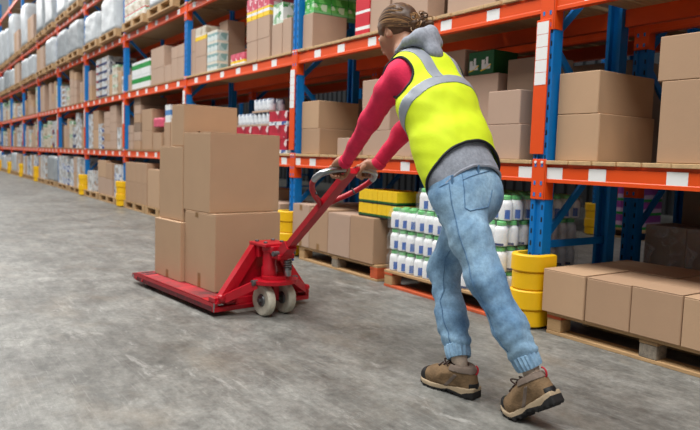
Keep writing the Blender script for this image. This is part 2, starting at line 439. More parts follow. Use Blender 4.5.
print_mat('print_red', [(176, 26, 50), (190, 34, 58), (150, 20, 44), (222, 200, 200), (176, 26, 50)], 16)
print_mat('print_pink', [(216, 96, 118), (232, 170, 178), (206, 70, 96), (236, 220, 220)], 20)
print_mat('print_navy', [(34, 46, 84), (50, 66, 110), (220, 222, 226), (34, 46, 84), (150, 50, 60)], 14)
print_mat('print_cream', [(206, 196, 178), (220, 214, 202), (176, 160, 136), (206, 196, 178)], 16)
print_mat('print_grey', [(196, 200, 202), (216, 218, 220), (150, 156, 160), (176, 150, 130), (206, 208, 208)], 15)
print_mat('print_green', [(226, 232, 226), (196, 214, 196), (60, 140, 70), (226, 232, 226), (140, 180, 140)], 18)
print_mat('print_leaf', [(70, 170, 70), (110, 196, 100), (196, 226, 190), (60, 150, 60)], 18)
def mats_print():
    for n, c in dict(pink=(222, 92, 120), lemon=(248, 206, 30), mint=(120, 196, 130), teal=(120, 176, 176), sky=(88, 140, 200), navy=(34, 52, 104), cream=(226, 220, 206),
                     green=(20, 150, 60), deep_green=(10, 92, 42), crimson=(206, 26, 46), violet=(150, 70, 160), lilac=(206, 180, 214), ash=(150, 146, 142), print_white=(236, 238, 238), cobalt=(30, 84, 190)).items():
        mat(n, c, .45, var=.06, scale=20)
mats_print()
_rng = np.random.RandomState(3)
def wrapped(x0, x1, y0, y1, z0, z1, m, label, name='wrapped_load', seed=0):
    """stretch-wrapped pallet load: a soft lumpy block with creased film"""
    n = 9; hx, hy, h = (x1-x0)/2, (y1-y0)/2, z1-z0
    bm = bmesh.new(); bmesh.ops.create_cube(bm, size=2)
    bmesh.ops.subdivide_edges(bm, edges=bm.edges[:], cuts=n-1, use_grid_fill=True)
    rs = np.random.RandomState(seed+11); ph = rs.rand(6)*6.3
    for v in bm.verts:
        x, y, z = v.co
        f = math.sin(5*x+ph[0]+2*z)*math.sin(6*z+ph[1]+y)+.6*math.sin(9*y+ph[2]+3*z)+.5*math.sin(11*z+ph[3]+4*x)
        r = 1-.10*max(0, (abs(x)**8+abs(y)**8+max(0, z)**8-1.2))*.5
        k = 1+.012*f
        v.co = (x*hx*r*k, y*hy*r*k, max(0, (z+1)/2*h*(1-.03*max(0, abs(x)**6+abs(y)**6-.6)*(z > .9))))
    me = bpy.data.meshes.new(name); bm.to_mesh(me); bm.free(); me.materials.append(MATS[m])
    me.polygons.foreach_set('use_smooth', [True]*len(me.polygons))
    o = put(name, me, None, ((x0+x1)/2, (y0+y1)/2, z0)); tag(o, label, 'pallet load'); return o

PH = .132
def pallet(x0, y0, label, orange=(), lx=1.27, ly=.8, grey=False):
    """block pallet with its long side to the aisle; every board and block is a part"""
    e = empty('pallet', (x0, y0, 0)); tag(e, label, 'pallet')
    W = 'wood'
    yb = [0, .16, .35, .54, .66]; wb = [.14, .10, .10, .10, .14]
    yb = [i*(ly-.14)/4 for i in range(5)]
    for i, y in enumerate(yb):
        MB().box(0, lx, y, y+.13, PH-.02, PH, .002).build('deck_board', W, e)
    for j, x in enumerate((0, (lx-.1)/2, lx-.1)):
        MB().box(x, x+.1, 0, ly, PH-.038, PH-.0205, .002).build('cross_board', 'wood_orange' if j in orange else 'wood_deck', e)
        for y in (0, (ly-.1)/2, ly-.1):
            MB().box(x+.002, x+.098, y+.002, y+.098, .0205, PH-.0385, .003).build('block', 'wood_end' if j == 1 and y == 0 else ('wood_orange' if j in orange and j == 2 else W), e)
    for i, y in enumerate((0, (ly-.1)/2, ly-.1)):
        MB().box(0, lx, y, y+.1, 0, .02, .002).build('bottom_board', 'wood_orange' if (orange and i == 0 and len(orange) > 1) else W, e)
    return e
g = MB()
for y in (0, .165, .33, .495, .66): g.box(0, 1.2, y, y+.13, .112, .132)
for x in (0, .53, 1.06):
    for y in (0, .35, .7): g.box(x, x+.14, y, y+.1, .02, .112)
for y in (0, .35, .7): g.box(0, 1.2, y, y+.1, 0, .02)
M_pal = g.data('pallet', 'wood')
def far_pallet(x0, y0, z0, k, L, i=None):
    o = put('pallet', M_pal, None, (x0, y0, z0)); tag(o, 'wooden pallet, '+(['farther one', 'nearer one'][i]+', ' if i is not None else '')+where(k, L), 'pallet')

# ------------------------------------------------------------------ bay of the low carton pallet
D0, D1 = DECK[0]+.001, DECK[1]+.001
W1 = 'lower shelf beside the blue upright of the low carton pallet'
a = carton(551, 597, 115, D0, yf=.05, dep=.55, mt=0, label='tan carton, lower of two stacked on the lower shelf above the low carton pallet')
carton(551.5, 597.5, 74, a[5]+.001, yf=.05, dep=.55, mt=0, label='tan carton, upper of two stacked on the lower shelf above the low carton pallet')
a = carton(656, 760, 81.5, D0, .05, .5, mt=1, label='large brown carton under an equally large one on the lower shelf', tape=False)
carton(657.5, 762, 37, a[5]+.001, .05, .5, mt=1, label='large brown carton on top of an equally large one on the lower shelf', tape=False)
pallet(.165, -.06, 'wooden pallet under the low row of cartons, one corner painted orange', orange=(0,))
ed = [541, 583, 628, 679.5]
xs = [X_px(p, -.085, PH+.002) for p in ed]; wd = (xs[3]-xs[0])/3; xs += [xs[3]+wd, xs[3]+2*wd]
zt = Z_py(268, xs[0], -.085)
for i in range(5):
    for j in range(2):
        y0 = -.085+.002*((i*3) % 4)+j*.425; z1 = zt-(.004 if (i+j) % 2 else 0)
        crate(xs[i]+.003, xs[i+1]-.003, y0, y0+.42, PH+.001, z1, 1 if (i+j) % 3 else 0,
              ('low brown carton, '+ORD[i]+' from the near yellow guard, '+('front' if j == 0 else 'rear')+' row on its pallet'), flaps=True, tape=False, ftape=False)
# rear row of that bay: film-wrapped cartons and a big carton behind them
x0 = X_px(641, 1.02, .4)
far_pallet(x0, 1.0, 0., -1, -1); THINGS[-1]['label'] = 'wooden pallet under the film-wrapped cartons behind the low carton pallet'
zt2 = Z_py(224, x0, 1.02)
for i in range(4):
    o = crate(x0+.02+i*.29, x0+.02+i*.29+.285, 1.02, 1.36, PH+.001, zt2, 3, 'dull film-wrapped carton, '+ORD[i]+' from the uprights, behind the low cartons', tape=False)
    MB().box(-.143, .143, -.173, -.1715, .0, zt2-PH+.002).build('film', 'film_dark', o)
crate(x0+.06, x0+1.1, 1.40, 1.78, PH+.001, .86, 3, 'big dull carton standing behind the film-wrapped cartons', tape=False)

# ------------------------------------------------------------------ bay of the white bottles: lower shelf
S = 'on the lower shelf of the rack bay of the white bottles'
a = carton(301, 319, 129, D0, .05, pxr=357, mt=1, label='brown carton, lower of two beside the label strip upright behind the red handle')
carton(301, 318.3, 102, a[5]+.001, .05, pxr=358, mt=0, label='tan carton, upper of two beside the label strip upright behind the red handle')
carton(337, 359, 138, D0, .03, .22, mt=2, label='small taupe carton standing behind the woman\'s near forearm')
a = carton(362, 412, 131, D0, .05, .4, mt=2, gap=.01, label='wide taupe carton under two others behind the woman\'s elbow')
b = carton(361.5, 390, 106, a[5]+.001, .05, .4, mt=2, gap=.01, label='taupe carton in the middle of the pile behind the woman\'s elbow')
carton(362, 388, 81, b[5]+.001, .06, .38, mt=2, label='taupe carton on top of the pile behind the woman\'s elbow')
carton(414.5, 437, 132, D0, .05, .4, mt=2, label='taupe carton behind the woman\'s far forearm on the lower shelf')
a = carton(486, 519, 125, D0, .05, pxr=534.5, mt=2, label='taupe carton, lower of two in front of the larger carton with the green box')
carton(487, 519.3, 92, a[5]+.001, .05, pxr=535, mt=2, label='taupe carton, upper of two in front of the larger carton with the green box')
yh = a[3]+.03
h = carton(457, 494, 77, D0, yh, .36, mt=2, label='large taupe carton carrying the green box on the lower shelf')
gb = carton(468, 493, 53, h[5]+.001, yh+.01, pxr=517, mt=2, label='x', name='green_box')
o = THINGS[-1]; o['label'] = 'dark green box with white and yellow emblems on a taupe carton'; o.data.materials[0] = MATS['deep_green']
for ch in list(o.children): bpy.data.objects.remove(ch)
hw, hh, hd = (gb[1]-gb[0])/2, gb[5]-gb[4], (gb[3]-gb[2])/2
for s in (-.55, .42):                                    # emblem: white upright and foot with a yellow wave below
    cx = s*hw; u = hw*.8
    g = MB()
    g.box(cx-.42*u, cx-.12*u, -hd-.002, -hd-.0005, hh*.22, hh*.62); g.box(cx-.12*u, cx+.42*u, -hd-.002, -hd-.0005, hh*.22, hh*.42)
    g.box(cx-.02*u, cx+.2*u, -hd-.002, -hd-.0005, hh*.42, hh*.72)
    g.build('emblem', 'print_white', o)
    g = MB().prism([(cx-.5*u, hh*.14), (cx-.1*u, hh*.19), (cx+.5*u, hh*.36), (cx+.5*u, hh*.42), (cx+.0*u, hh*.24), (cx-.5*u, hh*.2)], 1, -hd-.003, -hd-.0021); g.build('emblem_wave', 'lemon', o)
carton(440, 464, 53, h[5]+.001, yh+.02, .3, mt=2, label='taupe carton beside the green box on the large taupe carton')
THINGS[-1].location.x -= .0
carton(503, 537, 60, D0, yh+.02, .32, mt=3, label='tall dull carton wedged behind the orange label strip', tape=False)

# bay of the white bottles: middle shelf
m_ = carton(299, 312, 15.3, D1, .04, pxr=346, mt=2, label='taupe carton under green film packs on the middle shelf')
for i in range(2):
    x0 = m_[0]+.01+i*(m_[1]-m_[0])*.5; 
    for j in range(3):
        y0 = m_[2]+.01+j*.2
        pack(x0, x0+(m_[1]-m_[0])*.47, y0, y0+.19, m_[5]+.001, m_[5]+.19, [(.12, 'mint'), (.33, 'print_leaf'), (.05, 'green'), (.36, 'print_leaf'), (.14, 'mint')], 'green film pack, '+['front', 'middle', 'rear'][j]+' row, '+['farther', 'nearer'][i]+' column, on a taupe middle-shelf carton')
x0, x1 = X_px(355, .05, D1), X_px(369, .05, D1)
pack(x0, x1-.005, .05, .5, D1, D1+.46, [(.12, 'crimson'), (.06, 'print_white'), (.24, 'crimson'), (.05, 'print_white'), (.3, 'crimson'), (.05, 'print_white'), (.18, 'crimson')], 'tall red box with white stripes on the middle shelf', name='red_box', cat='box')
carton(369.5, 389, -14, D1, .06, .5, mt=2, label='tall taupe carton next to the red box on the middle shelf')
carton(391, 427, -22, D1, .05, pxr=444, mt=2, label='wide taupe carton above the woman\'s head on the middle shelf')
carton(447, 495, -40, D1, .05, .5, mt=2, label='taupe carton above the woman\'s back on the middle shelf')
carton(499, 536, -45, D1, .05, .5, mt=1, label='brown carton next to the near upright on the middle shelf')

# ------------------------------------------------------------------ bay of the white bottles: floor
pallet(-2.80, -.05, 'wooden pallet of four cartons and yellow packs, orange right corner block', orange=(2,))
ed = [292, 308.5, 327, 349, 372.5]
xs = [X_px(p, -.06, PH) for p in ed]
hs = [203, 207.5, 212, 215]
for i in range(4):
    z1 = Z_py(hs[i], xs[i], -.06)
    for j in range(2):
        crate(xs[i]+.003, xs[i+1]-.003, -.06+j*.42, -.06+j*.42+.41, PH+.001, z1-(.003*j), 1 if i in (1, 3) else 2,
          ['carton with its tape showing next to the yellow guard', 'grey-brown carton on the pallet of yellow packs', 'carton on the yellow pack pallet', 'end carton on the yellow pack pallet'][i]+(', front row' if j == 0 else ', rear row'), flaps=True, tape=(i < 2))
ztop = Z_py(215, xs[3], -.06)
x0 = X_px(358.5, .0, ztop)
for L in range(2):
    for i in range(2):
        pack(x0+i*.262, x0+i*.262+.258, 0.0, .30, ztop+.004+L*.112, ztop+.004+L*.112+.11, [(.1, 'dark'), (.14, 'deep_green'), (.76, 'lemon')], ['yellow pack, lower layer, ', 'yellow pack, upper layer, '][L]+['farther from', 'next to'][i]+' the white bottles', name='yellow_pack', nx=4)

# white bottles with green caps: film packs of six, four layers on a pallet
PX0 = -1.385
pallet(PX0, -.09, 'wooden pallet under the white bottles, bottom boards stained orange', orange=(0, 2), lx=1.235)
BW, BH = .0965, .162
prof = [(.036, 0), (.0455, .004), (.0475, .02), (.0475, .098), (.045, .112), (.038, .124), (.030, .131), (.026, .134), (.026, .138)]
mat('bottle_white', (240, 242, 244), .35, var=.02)
mat('cap_green', (110, 206, 120), .4, var=.08)
M_bot = MB().lathe(prof, 12, sx=1, sy=.9).data('bottle', 'bottle_white', True)
M_cap = MB().lathe([(.030, .133), (.032, .135), (.032, .155), (.027, .16)], 12).data('cap', 'cap_green', True)
def arc_label(r, a0, a1, z0, z1, m, nm):
    n = 7; vs = []
    for z in (z0, z1):
        for i in range(n):
            a = math.radians(a0+(a1-a0)*i/(n-1)); vs.append((r*math.cos(a), r*.9*math.sin(a), z))
    return MB().add(vs, [(i, i+1, n+i+1, n+i) for i in range(n-1)]).data(nm, m, True)
M_lab = arc_label(.0482, 302, 346, .012, .07, 'label_blue', 'print_label')
M_lab2 = arc_label(.0482, 225, 330, .006, .02, 'navy', 'print_label')
g = MB(); hx, hy = BW*1.5+.001, BW+.001
g.add([(-hx, -hy, .002), (hx, -hy, .002), (hx, hy, .002), (-hx, hy, .002), (-hx, -hy, .1), (hx, -hy, .1), (hx, hy, .1), (-hx, hy, .1), (-hx*.9, -hy*.8, .161), (hx*.9, -hy*.8, .161), (hx*.9, hy*.8, .161), (-hx*.9, hy*.8, .161)],
      [(0, 1, 5, 4), (1, 2, 6, 5), (2, 3, 7, 6), (3, 0, 4, 7), (4, 5, 9, 8), (5, 6, 10, 9), (6, 7, 11, 10), (7, 4, 8, 11), (8, 9, 10, 11)])
M_film = g.data('film', 'film')
LAYN = ['bottom', 'second', 'third', 'top']
for L in range(4):
    for c in range(4):
        for r in range(4):
            if L < 3 and not (r == 0 or c == 3): continue
            if L == 3 and c == 0: continue
            e = empty('bottle_pack', (PX0+.02+BW*1.5+c*(BW*3+.004), -.085+BW+r*(BW*2+.004)+(.0 if L < 3 else .03), PH+.002+L*(BH+.003)))
            tag(e, 'pack of six white bottles, '+LAYN[L]+' layer, '+['front', 'second', 'third', 'rear'][r]+' row, '+['fourth', 'third', 'second', 'first'][c]+' from the near upright', 'bottle pack')
            for i in range(3):
                for j in range(2):
                    b = put('bottle', M_bot, e, ((i-1)*BW, (j-.5)*BW, 0)); put('cap', M_cap, b); put('print_label', M_lab if (c < 2 or L == 3) else M_lab2, b)
            put('film', M_film, e)

# ------------------------------------------------------------------ bay behind the pallet truck
k = 1
T = 'on the middle shelf of the rack bay behind the pallet truck'
def stack2(px0, px1, tops, zb, yf, dep, mt, labels, pxr=None, **kw):
    z = zb
    for t, lb in zip(tops, labels):
        r = carton(px0, px1, t, z, yf, dep, pxr, mt, lb, gap=.006, **kw); z = r[5]+.001
    return r
stack2(187.5, 195, [52.5, 30], D1, .05, .5, 2, ['narrow taupe carton, lower one next to the upright, middle shelf behind the truck', 'narrow taupe carton, upper one next to the upright, middle shelf behind the truck'])
r = stack2(195.3, 206, [58, 42], D1, .05, .5, 2, ['taupe carton, lower one under the yellow and cream pack', 'taupe carton, upper one under the yellow and cream pack'])
pack(r[0], r[1], .05, .5, r[5]+.001, r[5]+.17, [(.3, 'lemon'), (.7, 'print_cream')], 'yellow and cream printed pack on two taupe cartons', nx=2)
x0, x1 = X_px(207, .05, D1), X_px(218, .05, D1)
for L in range(4):
    for i in range(3):
        w3 = (x1-x0-.03)/3; zz = D1+L*.128
        pack(x0+i*w3, x0+i*w3+w3-.006, .05, .2, zz, zz+.125, [(.75, 'print_teal'), (.25, 'cream')], 'pale teal pack, '+ORD[i]+' in the '+LAYN[L]+' layer of the stack between taupe cartons', cat='pack')
r = stack2(219, 227.5, [46, 22.8], D1, .22, .4, 2, ['big taupe carton, lower of two behind the small pink packs', 'big taupe carton, upper of two behind the small pink packs'], pxr=245)
x0, x1 = X_px(231.5, .04, D1), X_px(245.5, .04, D1)
for i in range(3):
    w3 = (x1-x0)/3
    pack(x0+i*w3, x0+i*w3+w3-.012, .03, .19, D1, D1+.135, [(.2, 'print_white'), (.2, 'lemon'), (.6, 'print_pink')], 'small pink and yellow pack, '+ORD[i]+' of three before the big cartons')
for (p0, p1, cn) in ((246.5, 257, 'first'), (257.3, 269.5, 'second')):
    r = stack2(p0, p1, [43.3 if cn == 'first' else 40, 22.5 if cn == 'first' else 18.5], D1, .05, .45, 2, ['taupe carton, lower one of the '+cn+' column under the pink packs', 'taupe carton, upper one of the '+cn+' column under the pink packs'])
    w2 = (r[1]-r[0])/2
    for i in range(2): pack(r[0]+i*w2, r[0]+i*w2+w2-.01, .05, .45, r[5]+.001, r[5]+.24, [(.2, 'lemon'), (.12, 'print_white'), (.1, 'lemon'), (.58, 'print_pink')], 'pink pack with a yellow foot, '+['farther', 'nearer'][i]+' one on the '+cn+' taupe column', nx=1)
r = carton(271.5, 281.8, 25.5, D1, .05, .45, mt=2, gap=.006, label='taupe carton under the green and white pack')
pack(r[0], r[1], .06, .4, r[5]+.001, r[5]+.21, [(1., 'print_green')], 'green and white printed pack on a taupe carton', nx=3)
carton(282.2, 291, 19.5, D1, .05, .45, mt=2, gap=.006, label='tall taupe carton next to the blue upright, middle shelf behind the truck')
# lower shelf: trays of cans and red packs
x0, x1 = X_px(236, .06, D0), X_px(287, .06, D0)
def cans(x0, x1, y0, y1, z0, z1, mt, label, lid='steel'):
    g = MB(); cx, cy = (x0+x1)/2, (y0+y1)/2
    nx = max(2, int((x1-x0)/.1)); ny = max(2, int((y1-y0)/.1)); dx = (x1-x0)/nx; dy = (y1-y0)/ny; h = z1-z0
    e = empty('can_pack', (cx, cy, z0)); tag(e, label, 'can pack')
    g = MB().lathe([(dx*.44, .004), (dx*.48, .01), (dx*.48, h-.012), (dx*.42, h)], 10, mi=0); g.lathe([(dx*.485, h*.3), (dx*.485, h*.62)], 10, mi=1)
    me = g.data('can', ['print_can', 'print_can'], True)
    for i in range(nx):
        for j in range(ny):
            if j > 1: continue
            put('can', me, e, (x0-cx+dx*(i+.5), y0-cy+dy*(j+.5), 0))
    MB().box(x0-cx, x1-cx, y0-cy, y1-cy, -.0, .02).build('tray', CB[2], e)
w_ = (x1-x0)/3
for L in range(4):
    z0 = D0+L*.148
    for i in range(3):
        lb = 'tray of white and blue cans, '+ORD[i]+' in the '+['bottom', 'second', 'third', 'top'][L]+' layer, lower shelf behind the truck'
        if i == 2 or L == 1:
            if L < 3: pack(x0+i*w_+.004, x0+(i+1)*w_-.004, .06, .5, z0, z0+.145, [(.25, 'print_can'), (.75, 'print_red')] if L != 1 else [(1., 'print_red')], 'red pack, '+ORD[i]+' in the '+['bottom', 'second', 'third'][L]+' layer among the trays of cans', nx=3)
        elif not (L == 3 and i == 0): cans(x0+i*w_+.004, x0+(i+1)*w_-.004, .06, .5, z0, z0+.145, 'print_white', lb)
x1 = x0-.02
for j, (wdt, hgt, mtt) in enumerate(((.5, .42, 0), (.45, .3, 1))):
    crate(x1-wdt, x1, .06, .5, D0, D0+hgt, mtt, ['tan carton beside the trays of cans on the lower shelf', 'brown carton far beside the trays of cans on the lower shelf'][j]); x1 -= wdt+.03
# floor
far_pallet(-4.4, -.04, 0, 1, -1); crate(-4.35, -3.75, 0, .5, PH, .62, 1, 'brown carton on the floor pallet behind the pallet truck'); crate(-3.72, -3.3, 0, .5, PH, .5, 2, 'taupe carton on the floor pallet behind the pallet truck')

# ------------------------------------------------------------------ first bay past the pallet truck
k = 2
D_ = D1
w2 = where(2, 1)
for L in range(2):
    for i in range(2):
        x0, x1 = X_px(132+9*i, .05, D_), X_px(140.7+9*i, .05, D_); pack(x0, x1, .05, .4, D_+L*.23, D_+L*.23+.225, [(.45, 'print_white'), (.35, 'green'), (.2, 'print_white')], 'green and white pack, '+['lower', 'upper'][L]+' '+['farther', 'nearer'][i]+' one, '+w2)
x0, x1 = X_px(128.2, .05, D_), X_px(131.2, .05, D_); crate(x0, x1, .05, .3, D_, D_+.28, 2, 'small pale carton '+w2, tape=False)
stack2(151, 164, [70, 50], D_, .05, .45, 2, ['large taupe carton, lower of two '+w2, 'large taupe carton, upper of two '+w2])
carton(164.6, 171, 66, D_, .05, .4, mt=2, gap=.006, label='small taupe carton '+w2)
stack2(171.3, 177.5, [60, 48], D_, .05, .45, 2, ['taupe carton, lower of one small pair '+w2, 'taupe carton, upper of one small pair '+w2])
stack2(177.7, 184, [58, 45.5], D_, .05, .45, 2, ['taupe carton, lower of another pair '+w2, 'taupe carton, upper of another pair '+w2])
w1 = where(2, 0)
r = stack2(142, 152, [131, 110], D0, .05, .3, 1, ['brown carton, lower one, '+w1, 'brown carton, upper one, '+w1], pxr=None)
carton(153, 161.5, 133, D0, .02, .4, mt=1, gap=.006, label='brown carton under a pink bag '+w1)
b_ = wrapped(X_px(153, .05, D0), X_px(161, .05, D0), .05, .4, D0+.36, D0+.5, 'pink', 'pink film bag '+w1)
x0, x1 = X_px(134, .05, D0), X_px(140.3, .05, D0)
LAY6 = ['bottom', 'second', 'third', 'fourth', 'fifth', 'top']
for i in range(6): crate(x0, x1, .05, .5, D0+i*.15, D0+i*.15+.147, [1, 2, 3][i % 3], 'flat carton, '+LAY6[i]+' in tall stack '+w1, tape=False)
x0, x1 = X_px(128.3, .05, D0), X_px(133, .05, D0)
for i in range(3): crate(x0, x1, .05, .5, D0+i*.14, D0+i*.14+.137, 2, 'flat pale carton, '+LAY6[i]+' of three '+w1, tape=False)
r = carton(164, 170, 122.5, D0, .05, .4, mt=1, gap=.006, label='slim brown carton '+w1)
pack(r[0]+.02, r[1]-.02, .06, .3, r[5]+.001, r[5]+.26, [(.4, 'print_white'), (.3, 'sky'), (.3, 'print_white')], 'blue and white pack on a slim brown carton')
carton(171, 185, 118, D0, .05, .4, mt=0, label='tan carton '+w1)
w0 = where(2, -1)
far_pallet(-8.95, -.06, 0, 2, -1, 0); far_pallet(-7.72, -.06, 0, 2, -1, 1)
x0 = X_px(125.5, -.05, PH); x1 = -7.66
for L in range(2):
    for i in range(4):
        ww = (x1-x0)/4; z0 = PH+.001+L*.335
        crate(x0+i*ww+.004, x0+(i+1)*ww-.004, -.05, .3, z0, z0+.332, 1, 'brown carton, '+('lower' if L == 0 else 'upper')+' '+ORD[i]+' from the guard, '+w0)
crate(-7.62, -7.05, -.05, .5, PH+.001, .72, 0, 'single tan carton '+w0)

# ------------------------------------------------------------------ farther bays
def column(x0, x1, z0, h, n, k, L, kind, rs, y0=.05, ci=0):
    dep = .35+.2*rs.rand(); hh = h/n; wl = ('floor' if L < 0 else LEVN[L])+', '+bayname(k)
    for i in range(n):
        za, zb = z0+i*hh, z0+(i+1)*hh-.003; sp = stackpos(i, n); sl = ', '+sp+('' if sp else 'the ')+ORD[min(ci, 12)]+' stack, '+wl
        if kind == 'c': crate(x0, x1, y0, y0+dep, za, zb, int(rs.choice([1, 2, 2, 0])), 'brown carton'+sl, tape=False)
        elif kind == 'b': pack(x0, x1, y0, y0+dep, za, zb, [(.35, 'print_navy'), (.65, 'print_grey')], 'navy printed pack'+sl, nx=2)
        elif kind == 'w': pack(x0, x1, y0, y0+dep, za, zb, [(1., 'print_grey')], 'pale printed pack'+sl, nx=2)
        elif kind == 'g': pack(x0, x1, y0, y0+dep, za, zb, [(.75, 'print_cream'), (.25, 'print_green')], 'cream printed pack'+sl, nx=2)
        elif kind == 'y': pack(x0, x1, y0, y0+dep, za, zb, [(.15, 'lemon'), (.85, 'print_grey')], 'yellow-footed pack'+sl, nx=2)
        elif kind == 's': pack(x0, x1, y0, y0+dep, za, zb, [(.5, 'print_can'), (.5, 'print_grey')], 'blue printed pack'+sl, nx=2)
def fill(k, L, plan, rs):
    """plan: (start fraction, end fraction, height, how many high, kind); fractions run from the far upright to the near one"""
    xa = -(k+1)*BAY+.09; span = BAY-.18; zb = DECK[L] if L >= 0 else PH+.001
    for ci, (a, b, h, n, kd) in enumerate(plan): column(xa+a*span+.008, xa+b*span-.008, zb, h, n, k, L, kd, rs, .05 if L >= 0 else -.03, ci)
rs = np.random.RandomState(5)
fill(3, 1, [(0, .10, .62, 2, 'c'), (.24, .4, .78, 5, 'b'), (.4, .58, .78, 5, 'b'), (.6, .68, .4, 1, 'c'), (.68, .8, .55, 3, 'g'), (.82, .9, .4, 2, 'c'), (.91, 1, .3, 1, 'w')], rs)
fill(3, 0, [(.0, .12, .72, 3, 'w'), (.14, .3, .78, 2, 'c'), (.3, .42, .5, 3, 's'), (.46, .62, .72, 5, 'c'), (.62, .78, .82, 5, 'c'), (.8, .9, .4, 2, 'w'), (.9, 1., .8, 4, 'c')], rs)
fill(3, -1, [(.08, .28, .42, 1, 'w'), (.4, .62, .66, 2, 'c'), (.62, .78, .62, 2, 'c'), (.84, .98, .6, 2, 's')], rs)
for i, x in enumerate((-12.1, -10.75)): far_pallet(x, -.06, 0, 3, -1, i)
FN = ['farther one', 'nearer one']
kinds = 'ccccwgccgwswbcyg'
for kk in range(4, 14):
    for L in (0, 1):
        x = 0.; plan = []
        while x < .93:
            wv = .055+.1*rs.rand(); hh = .4+.42*rs.rand()
            if rs.rand() < .84: plan.append((x, min(1, x+wv), hh, (int(rs.choice([2, 3, 4])) if kk < 5 else (2 if kk < 7 else 1)), kinds[rs.randint(len(kinds))]))
            x += wv+.008+(.03*rs.rand())
        fill(kk, L, plan, rs)
    for i in range(2):
        x = -(kk+1)*BAY+.15+i*1.42; far_pallet(x, -.06, 0, kk, -1, i)
        if rs.rand() < .55: wrapped(x+.02, x+1.18, -.04, .7, PH, PH+.5+.25*rs.rand(), 'wrap_white' if rs.rand() < .6 else 'wrap_grey', 'white wrapped load, '+FN[i]+', '+where(kk, -1), seed=kk*7+i)
        else:
            for q in range(3):
                column(x+.03+q*.38, x+.03+q*.38+.37, PH, .5+.2*rs.rand(), 2 if kk < 7 else 1, kk, -1, 'cws'[rs.randint(3)], rs, -.03, q+3*i)
# third and fourth shelf: pallet loads
D2, D3 = DECK[2], DECK[3]
x = -8.95
def printed_load(x0, z0, k, L):
    for q in range(3):
        for l in range(4):
            pack(x0+.03+q*.385, x0+.03+q*.385+.38, -.04, .6, z0+PH+l*.18, z0+PH+l*.18+.178, [(.4, 'print_cream'), (.2, 'print_green'), (.1, 'crimson'), (.3, 'print_cream')], 'cream printed box, '+ORD[q]+' in the '+LAYN[l]+' layer, '+LEVN[L]+', '+bayname(k), nx=2)
for i, x in enumerate((-9.0, -7.6)):
    far_pallet(x, -.08, D2, 2, 2, i)
    if i == 0: printed_load(x, D2, 2, 2)
    else: wrapped(x+.02, x+1.18, -.06, .7, D2+PH, D2+PH+.72, 'wrap_white', 'white stretch-wrapped load '+where(2, 2), seed=3)
for i, x in enumerate((-5.9, -4.5)):
    far_pallet(x, -.08, D2, 1, 2, i); wrapped(x+.02, x+1.18, -.06, .7, D2+PH, D2+PH+.7, 'wrap_grey', 'grey wrapped load, '+['farther one', 'nearer one'][i]+', '+where(1, 2), seed=int(-x*10))
for kk in range(3, 15):
    for L, z in ((2, D2), (3, D3)):
        for i in range(2):
            x = -(kk+1)*BAY+.16+i*1.42
            far_pallet(x, -.08, z, kk, L, i); q = rs.rand()
            hmax = .72 if L == 2 else 1.5
            hh = hmax*(.78+.2*rs.rand())
            if q < (.72 if L == 2 else .85): wrapped(x+.03, x+1.17, -.06, .7, z+PH, z+PH+hh, 'wrap_white' if rs.rand() < .65 else 'wrap_grey', 'white wrapped load, '+FN[i]+', '+where(kk, L), seed=kk*9+i+L*40)
            else:
                for s_ in range(2): crate(x+.03+s_*.57, x+.03+s_*.57+.56, -.05, .6, z+PH+.001, z+PH+min(hh, .7), 1+s_, 'large brown carton, '+['farther', 'nearer'][s_]+' half of the '+FN[i]+', '+LEVN[L]+', '+bayname(kk), tape=False)
# rows behind: goods seen through the gaps
wl = ['rear rack behind the low carton pallet', 'rear rack behind the white bottles', 'rear rack behind the pallet truck']
for kk in (-1, 0, 1):
    for L in (0, 1, 2):
        for q in range(4):
            x = -(kk+1)*BAY+.45+q*.64
            if kk == -1 and x < .6: continue
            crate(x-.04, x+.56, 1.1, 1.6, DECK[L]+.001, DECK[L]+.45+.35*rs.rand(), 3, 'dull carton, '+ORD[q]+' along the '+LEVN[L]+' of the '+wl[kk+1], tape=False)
for q in range(2):
    for l in range(3):
        x = -2.95+q*.31
        pack(x, x+.3, 5.02, 5.5, .14+l*.19, .14+l*.19+.185, [(.2, 'green'), (.3, 'lilac'), (.5, 'violet')], 'violet pack, '+LAYN[l]+' layer, '+ORD[q]+' from the guard across the rear aisle', nx=3)
for x in (-2.92,):
    o = put('pallet', M_pal, None, (x, 5.0, 0)); tag(o, 'wooden pallet under the violet packs across the rear aisle', 'pallet')

